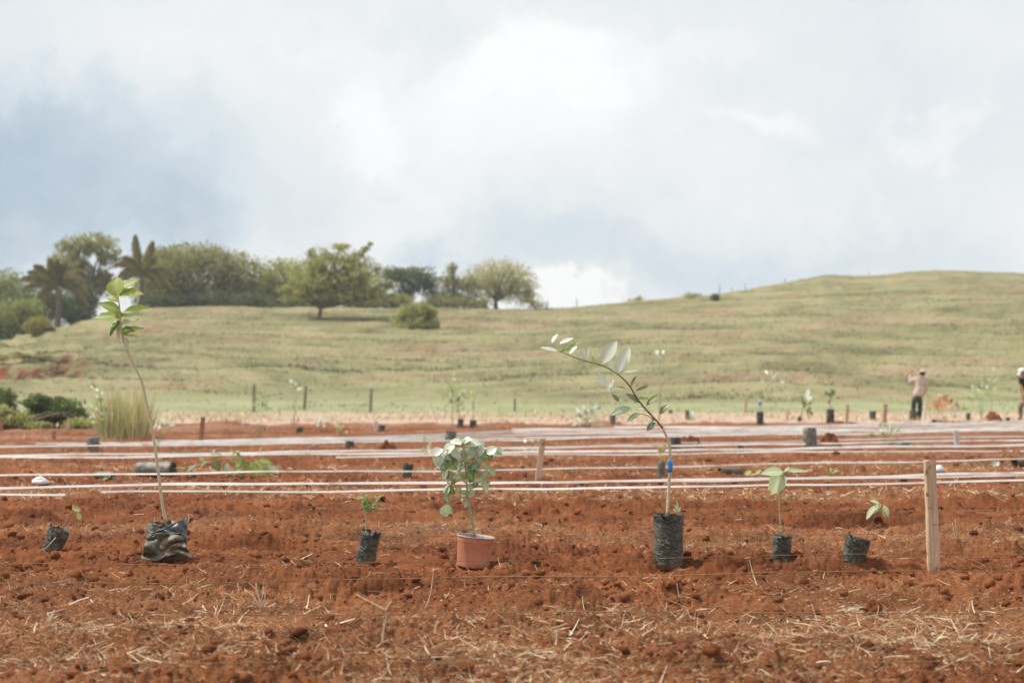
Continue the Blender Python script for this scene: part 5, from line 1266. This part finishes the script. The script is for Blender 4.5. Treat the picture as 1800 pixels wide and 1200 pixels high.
def person2():
    g = hit(1803, 737); Y = g.y
    root = thing('person', 'person in black shirt and white cap stooping at the right edge', 'person', Vector((g.x, g.y, g.z)))
    def q_(px, py, dy=0.0): return at(px, py, Y + dy) - Vector(root.location)
    J = {}; E = []
    J['pelvis'] = (q_(1810, 693), (0.14, 0.13)); J['waist'] = (q_(1808, 684), (0.14, 0.12)); J['chest'] = (q_(1802, 671, -.05), (0.15, 0.13)); J['upper'] = (q_(1799, 664, -.08), (0.12, 0.10)); J['neck'] = (q_(1797, 660, -.1), 0.058)
    E += [('pelvis', 'waist'), ('waist', 'chest'), ('chest', 'upper'), ('upper', 'neck')]
    fwd = Vector((-0.75, -0.2, -0.6)).normalized(); up = Vector((-0.45, -0.1, 0.85)).normalized()
    hc = q_(1797, 653.5, -.12)
    head_parts(J, E, root, hc, up, fwd, 'neck')
    feet = {'l': (1803, 710, 1793.5, 717, 1795, 733), 'r': (1814, 705, 1812, 716, 1812, 733)}
    for sd_, (hx, hy, kx, ky, fx, fy) in feet.items():
        J[sd_ + 'hip'] = (q_((hx + 1810) / 2, 698), 0.095); J[sd_ + 'knee'] = (q_(kx, ky - 4, -0.05), 0.064); J[sd_ + 'ank'] = (q_(fx, fy), 0.042); J[sd_ + 'heel'] = (q_(fx + 1, fy + 2.5), 0.035); J[sd_ + 'toe'] = (q_(fx - 7, fy + 3), (0.035, 0.03))
        E += [('pelvis', sd_ + 'hip'), (sd_ + 'hip', sd_ + 'knee'), (sd_ + 'knee', sd_ + 'ank'), (sd_ + 'ank', sd_ + 'heel'), (sd_ + 'heel', sd_ + 'toe')]
    arms = {'l': ((1795, 667, -.1), (1794, 682, -.16), (1798, 696, -.2)), 'r': ((1806, 668, .1), (1806, 684, .12), (1800, 697, .05))}
    for sd_, (a, b, c) in arms.items():
        J[sd_ + 'sho'] = (q_(*a), 0.062); J[sd_ + 'elb'] = (q_(*b), 0.045); J[sd_ + 'wrist'] = (q_(*c), 0.03)
        E += [('upper', sd_ + 'sho'), (sd_ + 'sho', sd_ + 'elb'), (sd_ + 'elb', sd_ + 'wrist')]
        d = J[sd_ + 'wrist'][0] - J[sd_ + 'elb'][0]; fingers(J, E, J[sd_ + 'wrist'][0], d, Vector((0.8, 0.4, 0.0)).normalized(), sd_)
    skin_mesh('body', J, E, 'pelvis', M_SKIN, root)
    T = {'hem': (q_(1810, 692), (0.17, 0.15)), 'w': (q_(1807, 684), (0.17, 0.15)), 'c': (q_(1802, 671, -.05), (0.185, 0.16)), 'u': (q_(1799, 664, -.08), (0.15, 0.13)), 'n': (q_(1797.5, 661, -.1), 0.07)}
    TE = [('hem', 'w'), ('w', 'c'), ('c', 'u'), ('u', 'n')]
    for sd_, (a, b, c) in arms.items():
        T[sd_ + 's'] = (q_(*a), 0.085); T[sd_ + 'e'] = (q_(*a).lerp(q_(*b), 0.62), 0.072); TE += [('u', sd_ + 's'), (sd_ + 's', sd_ + 'e')]
    skin_mesh('shirt', T, TE, 'c', M_BLACKC, root)
    U = {'p': (q_(1810, 697), (0.16, 0.14))}; UE = []
    for sd_, (hx, hy, kx, ky, fx, fy) in feet.items():
        U[sd_ + 'h'] = (q_((hx + 1810) / 2 - 1, 701), 0.115); U[sd_ + 'k'] = (q_(kx, ky - 3, -0.04), 0.088); U[sd_ + 'c'] = (q_(fx, fy - 1), 0.065); UE += [('p', sd_ + 'h'), (sd_ + 'h', sd_ + 'k'), (sd_ + 'k', sd_ + 'c')]
    skin_mesh('trousers', U, UE, 'p', M_CAMO, root)
    for fx in (1795, 1812):
        B = {'a': (q_(fx, 732), 0.055), 'b': (q_(fx + 1, 735), (0.048, 0.045)), 'c': (q_(fx - 7, 736), (0.045, 0.035))}
        skin_mesh('boot', B, [('a', 'b'), ('b', 'c')], 'b', M_BOOT, root)
    rot = Vector((0, 0, 1)).rotation_difference(up).to_matrix().to_4x4()
    ellipsoid('hair', hc - fwd * 0.025, (0.10, 0.096, 0.092), M_HAIR, root, rot, lambda p: Vector((p.x, p.y, max(p.z, -0.7))))
    ellipsoid('cap', hc + up * 0.045, (0.122, 0.11, 0.10), M_WHITE, root, rot, lambda p: Vector((p.x, p.y, max(p.z, -0.1))))
    ellipsoid('cap_brim', hc + up * 0.03 + fwd * 0.13, (0.085, 0.085, 0.012), M_WHITE, root, rot)
    for sd_ in (-1, 1):
        ellipsoid('eye', hc + up * 0.012 + fwd * 0.082 + up.cross(fwd) * 0.03 * sd_, (0.012, 0.012, 0.010), M_WHITE, root, seg=10)
        ellipsoid('ear', hc - up * 0.01 + up.cross(fwd) * 0.086 * sd_, (0.02, 0.014, 0.032), M_SKIN, root, seg=12)
person2()

# ------------------------------------------------------------------ trees and bushes
def crown(root, lobes, n, size, m, seed, gap=0.35, name='crown', droop=0.0):
    """many leaf-sprig faces spread through noisy lobes; lobes: list of (centre Vector, (rx, ry, rz))"""
    r_ = np.random.RandomState(seed); tot = sum(a[1][0] * a[1][2] for a in lobes); VV = []; TT = []
    org = np.array(root.location[:])
    for (c, (rx, ry, rz)) in lobes:
        k = int(n * rx * rz / tot * 1.9)
        d = r_.randn(k, 3); d /= np.linalg.norm(d, axis=1)[:, None]
        rad = r_.rand(k) ** 0.40 * 1.12; rad = np.where(r_.rand(k) < 0.05, rad * 1.18, rad)
        az = np.arctan2(d[:, 1], d[:, 0]); lump = 1 + 0.30 * gn(az * 1.6 + seed, d[:, 2] * 2.5, seed % 50) + 0.14 * gn(az * 4 + seed, d[:, 2] * 6, (seed + 3) % 50)
        p = d * (rad * lump)[:, None] * np.array([rx, ry, rz])
        p += np.array(c[:])
        # clumps: keep points in the dense cells of a 3-D pattern
        cell = gn(p[:, 0] * 1.5 + p[:, 1] * 0.7, p[:, 2] * 1.9 - p[:, 1] * 0.6, 90) + 0.5 * gn(p[:, 0] * 3.3, p[:, 2] * 3.7 + p[:, 1] * 2, 91)
        keep = cell + 0.35 * r_.randn(k) > (gap - 0.55) + 0.3 * (rad - 0.7)
        p = p[keep]; kk = len(p); rad = rad[keep]; cell = cell[keep]
        a = r_.randn(kk, 3); a /= np.linalg.norm(a, axis=1)[:, None]; b = r_.randn(kk, 3); b -= a * (a * b).sum(1)[:, None]; b /= np.linalg.norm(b, axis=1)[:, None]
        sz = size * (0.5 + r_.rand(kk)) * (1.15 - 0.4 * rad)
        a = a * sz[:, None]; b = b * (sz * 0.55)[:, None]
        q4 = np.stack([p - a * .5, p + b * .5, p + a * .5, p - b * .5], 1); VV.append(q4.reshape(-1, 3))
        tone = np.clip(0.5 + 0.35 * gn(p[:, 0] * 0.9, p[:, 2] * 0.9 + p[:, 1] * .5, 92) * 1.6 + 0.22 * r_.randn(kk), 0, 1)
        TT.append(np.repeat(tone, 4))
    V = np.concatenate(VV) - org; F = np.arange(len(V)).reshape(-1, 4)
    o = npmesh(name, V, F, m, root, smooth=False)
    at_ = o.data.attributes.new('tone', 'FLOAT', 'POINT'); at_.data.foreach_set('value', np.concatenate(TT).astype(np.float32))
    return o
def limbs(root, base, lobes, r0, seed, m=M_BARK, fork=None, ntw=3):
    rr = random.Random(seed)
    fork = fork or (base + Vector((0, 0, 0.3 * max(0.5, lobes[0][0].z - base.z))))
    P = spline([base - Vector((0, 0, .3)), (base + fork) / 2 + Vector((rr.uniform(-.1, .1), 0, 0)), fork], 8)
    V, F = tube(P, [r0 * (1.25 - 0.5 * i / 7) for i in range(8)], 9); add_local(root, 'trunk', V, F, m)
    for c, (rx, ry, rz) in lobes:
        for j in range(ntw):
            e = c + Vector((rr.uniform(-.7, .7) * rx, rr.uniform(-.7, .7) * ry, rr.uniform(-.2, .75) * rz))
            mid_ = fork.lerp(e, 0.5) + Vector((rr.uniform(-.3, .3), rr.uniform(-.3, .3), rr.uniform(-.1, .3)))
            P = spline([fork - Vector((0, 0, r0)), mid_, e], 8)
            V, F = tube(P, [r0 * 0.6 * (1 - 0.85 * i / 7) + 0.01 for i in range(8)], 6); add_local(root, 'limb', V, F, m)
GTt = 'trees along the crest of the hill'
def tree(label, base_px, Y, lobes, n, size, m, seed, gap=0.35, r0=0.16, name='tree', cat='tree', group=GTt, fork=None, nt=3, zbase=None):
    """lobes in pixels: (px, py, rx, ry) seen at depth Y"""
    s = Y / FPX; b = at(base_px[0], base_px[1], Y); b.z = gz(b.x, b.y)
    root = thing(name, label, cat, b, group); rr = random.Random(seed)
    Lb = []
    for (px, py, rx, ry) in lobes:
        Lb.append((at(px, py, Y + rr.uniform(-.5, .5) * rx * s), (rx * s, rx * s * 0.85, ry * s)))
    crown(root, Lb, n, size, m, seed, gap)
    limbs(root, b, Lb, r0, seed, fork=at(*fork, Y) if fork else None, ntw=nt)
    return root
# far ones first (behind the crest)
tree('grey-green trees rising at the far left edge of the picture', (-20, 600), 128, [(-60, 520, 60, 45), (10, 505, 45, 28), (30, 545, 50, 32), (-20, 560, 60, 40)], 9000, 0.34, C_MID, 201, 0.2)
tree('tall olive tree with see-through gaps between the two palms', (150, 575), 132, [(130, 438, 32, 22), (165, 430, 40, 20), (190, 450, 22, 20), (120, 465, 34, 22), (150, 500, 30, 40), (185, 495, 18, 26)], 8500, 0.32, C_OLIVE, 202, 0.42, r0=0.2)
tree('broad rounded olive tree right of the upright palm', (330, 560), 130, [(300, 470, 50, 32), (345, 454, 62, 26), (405, 470, 50, 28), (280, 452, 24, 16), (330, 510, 90, 34), (280, 500, 42, 40), (420, 510, 42, 30)], 17000, 0.32, C_OLIVE, 203, 0.22)
tree('dark low thicket tree under the right side of the olive tree', (450, 556), 134, [(440, 515, 50, 22), (480, 520, 40, 20)], 5200, 0.32, C_MID, 204, 0.2)
tree('yellow-green feathery tree just left of the lone tree', (510, 556), 133, [(496, 476, 54, 22), (540, 492, 50, 32), (484, 505, 50, 28), (462, 500, 26, 22), (620, 500, 50, 30), (650, 515, 34, 22)], 9500, 0.30, C_LIGHT, 205, 0.36)
tree('spreading dark green tree with layered crown, right of the lone tree', (715, 548), 136, [(700, 485, 36, 16), (735, 488, 34, 20), (690, 480, 20, 10), (750, 505, 28, 16), (712, 515, 20, 18)], 5200, 0.26, C_DARK, 206, 0.42)
tree('thin olive tree between the dark green and the pale round tree', (800, 548), 137, [(795, 472, 10, 10), (790, 495, 24, 16), (820, 500, 30, 16), (775, 522, 28, 16), (820, 525, 28, 14)], 4500, 0.26, C_OLIVE, 207, 0.42)
tree('pale round-topped tree with a forked dark trunk, last big one on the right', (872, 546), 137, [(878, 478, 50, 22), (842, 496, 42, 22), (910, 498, 36, 26), (880, 512, 44, 20), (925, 515, 18, 16)], 8200, 0.24, C_PALE, 208, 0.34, r0=0.22)
tree('faint grey twiggy shrub at the right foot of the pale round tree', (940, 545), 139, [(930, 528, 26, 14), (950, 536, 16, 8)], 900, 0.26, C_PALE, 209, 0.5, r0=0.05, name='shrub', cat='shrub')
tree('hazy distant shrub on the skyline left of the hilltop posts', (1215, 524), 143, [(1215, 519, 14, 5), (1228, 520, 8, 4)], 300, 0.26, C_PALE, 210, 0.4, r0=0.03, name='shrub', cat='shrub')
tree('pinkish distant shrub on the skyline right of the small white cloud', (1122, 532), 142, [(1124, 526, 8, 6), (1108, 529, 5, 4)], 220, 0.22, C_PALE, 211, 0.4, r0=0.03, name='shrub', cat='shrub')
tree('dark undergrowth below the broad olive tree at the crest', (360, 556), 127, [(280, 530, 40, 18), (330, 534, 40, 16), (385, 530, 40, 18), (440, 532, 36, 16)], 6500, 0.3, C_DARK, 212, 0.15, r0=0.05, name='bush', cat='bush')
tree('olive undergrowth at the crest left of the lone tree', (505, 556), 131, [(480, 534, 34, 14), (525, 532, 34, 16), (560, 530, 24, 18)], 4000, 0.3, C_MID, 213, 0.15, r0=0.05, name='bush', cat='bush')
tree('brownish undergrowth at the crest between lone tree and dark green tree', (650, 556), 132, [(620, 530, 30, 14), (660, 532, 34, 13), (700, 530, 24, 14)], 3600, 0.3, C_OLIVE, 214, 0.2, r0=0.05, name='bush', cat='bush')
tree('low olive undergrowth at the crest left of the pale round tree', (800, 556), 135, [(770, 532, 28, 12), (810, 534, 28, 11), (845, 534, 20, 10)], 2600, 0.28, C_OLIVE, 215, 0.25, r0=0.05, name='bush', cat='bush')
# on the slope
g = hit(558, 560)
tree('lone airy tree with a bare trunk and a branch reaching up right, on the hill', (560, 560), g.y, [(585, 455, 42, 24), (560, 470, 30, 22), (620, 462, 38, 20), (632, 446, 12, 6), (643, 438, 9, 6), (651, 429, 6, 5), (548, 446, 15, 9), (668, 472, 16, 8), (522, 486, 18, 9), (684, 502, 14, 9), (500, 508, 16, 9), (600, 434, 16, 7), (690, 522, 12, 8), (595, 490, 58, 26), (550, 500, 40, 26), (640, 500, 42, 26), (600, 520, 50, 16), (530, 515, 24, 16), (660, 518, 24, 16)],
     17000, 0.22, C_LIGHT, 220, 0.62, r0=0.15, fork=(563, 538), nt=3, name='lone_tree', group='trees and bushes on the slope')
g = hit(735, 580)
tree('rounded light green bush on the slope, right of the lone tree', (735, 578), g.y, [(718, 548, 20, 14), (738, 545, 20, 14), (752, 556, 18, 16), (704, 562, 16, 12), (735, 568, 32, 12), (758, 572, 14, 9)], 5500, 0.22, C_LIGHT, 221, 0.35, r0=0.05, name='bush', cat='bush', group='trees and bushes on the slope')
g = hit(1257, 529)
tree('small dark round bush just under the skyline, right half', (1257, 529), g.y, [(1257, 523, 8, 6)], 500, 0.18, C_DARK, 222, 0.15, r0=0.03, name='bush', cat='bush', group='trees and bushes on the slope')
# left group
g1 = hit(60, 588)
tree('dark bushes with the shadow under the left palm put into their colour', (125, 578), 116, [(110, 545, 40, 24), (140, 552, 26, 18), (85, 530, 40, 24), (150, 530, 22, 30)], 7500, 0.26, C_DARK, 230, 0.1, name='bush', cat='bush', group='bushes at the left')  # foliage standing where dark shadow lies, the shade is in its colour
tree('mid-green leafy bush at the left edge below the trees', (20, 600), 108, [(20, 560, 40, 30), (-15, 580, 40, 32), (50, 545, 30, 20), (-50, 560, 50, 40), (40, 580, 30, 16)], 9000, 0.24, C_MID, 231, 0.18, name='bush', cat='bush', group='bushes at the left')
tree('yellow-green bush with orange tips left of the dark bushes', (70, 592), 104, [(68, 574, 24, 15), (85, 578, 12, 10)], 2600, 0.20, C_YEL, 232, 0.15, r0=0.05, name='bush', cat='bush', group='bushes at the left')
tree('pale low scrub along the left shoulder of the hill', (20, 640), 92, [(-30, 615, 50, 16), (40, 622, 40, 14), (100, 612, 30, 12), (140, 640, 24, 10)], 5000, 0.2, C_LIGHT, 233, 0.3, r0=0.04, name='shrub', cat='shrub', group='bushes at the left')
g = hit(60, 634)
tree('dark scrub hanging over the top edge of the red earth bank', (60, 640), g.y, [(5, 628, 22, 5), (40, 626, 18, 4), (78, 628, 18, 5), (108, 636, 14, 7), (132, 648, 12, 8), (52, 648, 8, 8), (148, 660, 14, 5)], 1500, 0.2, C_OLIVE, 237, 0.3, r0=0.03, name='shrub', cat='shrub', group='bushes at the left')
g = hit(100, 752)
tree('dark green bush in front of the red bank at left', (95, 754), g.y, [(66, 706, 22, 12), (88, 716, 22, 14), (110, 722, 38, 20), (135, 738, 26, 14), (60, 735, 26, 12)], 6000, 0.15, C_MIDD, 234, 0.45, r0=0.04, name='bush', cat='bush', group='bushes at the left')
tree('very dark bush cut by the left edge above the tapes', (0, 740), g.y + 4, [(-10, 700, 34, 20), (5, 718, 22, 12), (-40, 710, 40, 30)], 5000, 0.14, C_MIDD, 235, 0.25, r0=0.04, name='bush', cat='bush', group='bushes at the left')
tree('fresh green low weeds below the dark bushes, left edge', (40, 755), g.y - 1, [(20, 738, 36, 14), (-10, 728, 30, 16), (60, 748, 30, 8), (140, 690 + 55, 26, 10)], 4200, 0.13, C_LIGHT, 236, 0.25, r0=0.03, name='bush', cat='bush', group='bushes at the left')

# palms
def palm(label, base_px, head_px, Y, spans, seed, length_px=70):
    s = Y / FPX; b = at(base_px[0], base_px[1], Y); b.z = gz(b.x, b.y); h = at(*head_px, Y)
    root = thing('palm_tree', label, 'palm tree', b, 'palms on the left shoulder of the hill')
    V, F = tube(spline([b - V3(0, 0, .3), b.lerp(h, .5) + V3(.15, 0, 0), h], 10), [0.26 - 0.07 * i / 9 for i in range(10)], 10); add_local(root, 'trunk', V, F, M_BARK)
    r_ = np.random.RandomState(seed); rr = random.Random(seed)
    for (ang, L, sag) in spans:
        L = L * s; a = R(ang); dy = rr.uniform(-.7, .7)
        d = Vector((math.cos(a), dy, math.sin(a))).normalized(); P = []
        for i in range(13):
            t = i / 12; P.append(h + d * (L * t) + V3(0, 0, -sag * L * t ** 2.4 * 1.25) + V3(0.12 * L * math.sin(t * 2.5 + ang) * t * 0.5, 0, 0))
        Vv, Ff = tube(P, [0.05 * (1 - t / 13) for t in range(13)], 5); Vv = [tuple(v - Vector(root.location)) for v in Vv]
        tone = [0.6] * len(Vv)
        for i in range(1, 60):
            t = i / 60 * 12; k = min(int(t), 11); c = P[k].lerp(P[k + 1], t - k) - Vector(root.location); tn = (P[k + 1] - P[k]).normalized()
            sd_ = tn.cross(V3(0, 1, 0)).normalized(); f = i / 60; ll = 0.42 * math.sin(PI * min(1, f * 0.85 + 0.13)) + 0.12; tv = rr.random()
            for sg in (-1, 1):
                e = c + (sd_ * sg * 0.85 + tn * 0.75 + V3(0, rr.uniform(-.5, .5), -0.35)).normalized() * ll
                w = tn * 0.05
                o_ = len(Vv); Vv += [tuple(c - w), tuple(c + w), tuple((c + e) / 2 + w * 1.1 + V3(0, 0, .04)), tuple(e), tuple((c + e) / 2 - w * 1.1 + V3(0, 0, .04))]
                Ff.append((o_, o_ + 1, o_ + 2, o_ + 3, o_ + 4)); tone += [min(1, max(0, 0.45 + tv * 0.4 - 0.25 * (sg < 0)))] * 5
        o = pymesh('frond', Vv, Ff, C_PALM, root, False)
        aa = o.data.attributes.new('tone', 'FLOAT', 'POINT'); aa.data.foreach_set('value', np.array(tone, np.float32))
palm('upright palm with fan of stiff brownish fronds against the sky', (245, 550), (248, 482), 118,
     [(150, 56, .5), (138, 68, .35), (116, 60, .3), (98, 74, .05), (70, 70, .1), (52, 80, .35), (38, 70, .5), (22, 62, .6), (168, 44, .7), (8, 46, .8)], 5)
palm('dark bushy palm with drooping fronds at the left', (100, 575), (100, 500), 112,
     [(170, 62, .3), (155, 68, .25), (140, 66, .25), (122, 60, .2), (100, 56, .1), (80, 58, .1), (60, 60, .15), (45, 66, .3), (30, 66, .35), (15, 62, .45), (185, 52, .4), (0, 56, .6), (200, 48, .5)], 8)
# tall yellow reed clump
g = hit(225, 772)
root = thing('reed_clump', 'tall clump of pale yellow grass behind the tall sapling at left', 'grass clump', g)
r_ = np.random.RandomState(5); n = 430
bx = 218 + np.where(r_.rand(n) < .5, r_.randn(n) * 9 - 18, r_.randn(n) * 9 + 18); top = np.where(r_.rand(n) < 0.75, r_.uniform(700, 745, n), r_.uniform(668, 710, n)); s = g.y / FPX
V = []; T = []
for i in range(n):
    yy = g.y + r_.uniform(-.8, .8); b = at(bx[i], 772, yy); b.z = gz(b.x, b.y); t = at(bx[i] + (bx[i] - 218) * 0.25 + r_.randn() * 9, top[i] + 20 * float(gn(np.array(bx[i] * 0.09), np.array(0.5), 95)), yy); w = 0.014
    mdl = (b + t) / 2 + V3(r_.randn() * .04, 0, 0)
    V += [b - V3(w, 0, 0), b + V3(w, 0, 0), mdl + V3(w, .01, 0), t, mdl - V3(w, .01, 0)]; T += [r_.rand() * 0.6 + 0.3 * (top[i] < 700)] * 5
Vn = np.array([tuple(v - g) for v in V]); F = np.arange(len(Vn)).reshape(-1, 5)
o = npmesh('blades', Vn, F, C_REED, root, False); a = o.data.attributes.new('tone', 'FLOAT', 'POINT'); a.data.foreach_set('value', np.array(T, np.float32)); o['kind'] = 'stuff'
plant('pale leafy sapling left of the tall yellow grass clump', (185, 775), (160, 680, 196, 745), 34, (10, 6), [L_PALE, L_SAGE, L_LIME], 240, r=0.015)
plant('green shrub with upright stems at the foot of the hill', (452, 727), (438, 700, 470, 722), 26, (7, 4), [L_MID, L_SAGE], 241, r=0.01)

# ------------------------------------------------------------------ the light haze in the air
def m_haze(t, m):
    v = t.new('ShaderNodeVolumePrincipled'); v.inputs['Color'].default_value = (0.95, 0.97, 1.0, 1)
    v.inputs['Density'].default_value = 0.0006; v.inputs['Anisotropy'].default_value = 0.2
    o = t.new('ShaderNodeOutputMaterial'); t.link(v.outputs[0], o.inputs['Volume'])
M_HAZE = material('air_haze', m_haze)
hv = [(x, y, z) for x in (-2600, 2600) for y in (-2600, 2600) for z in (HAZE_BOTTOM, 20)]
o = pymesh('haze', hv, [(0, 1, 3, 2), (4, 6, 7, 5), (0, 4, 5, 1), (2, 3, 7, 6), (0, 2, 6, 4), (1, 5, 7, 3)], M_HAZE, None, False); o['kind'] = 'stuff'
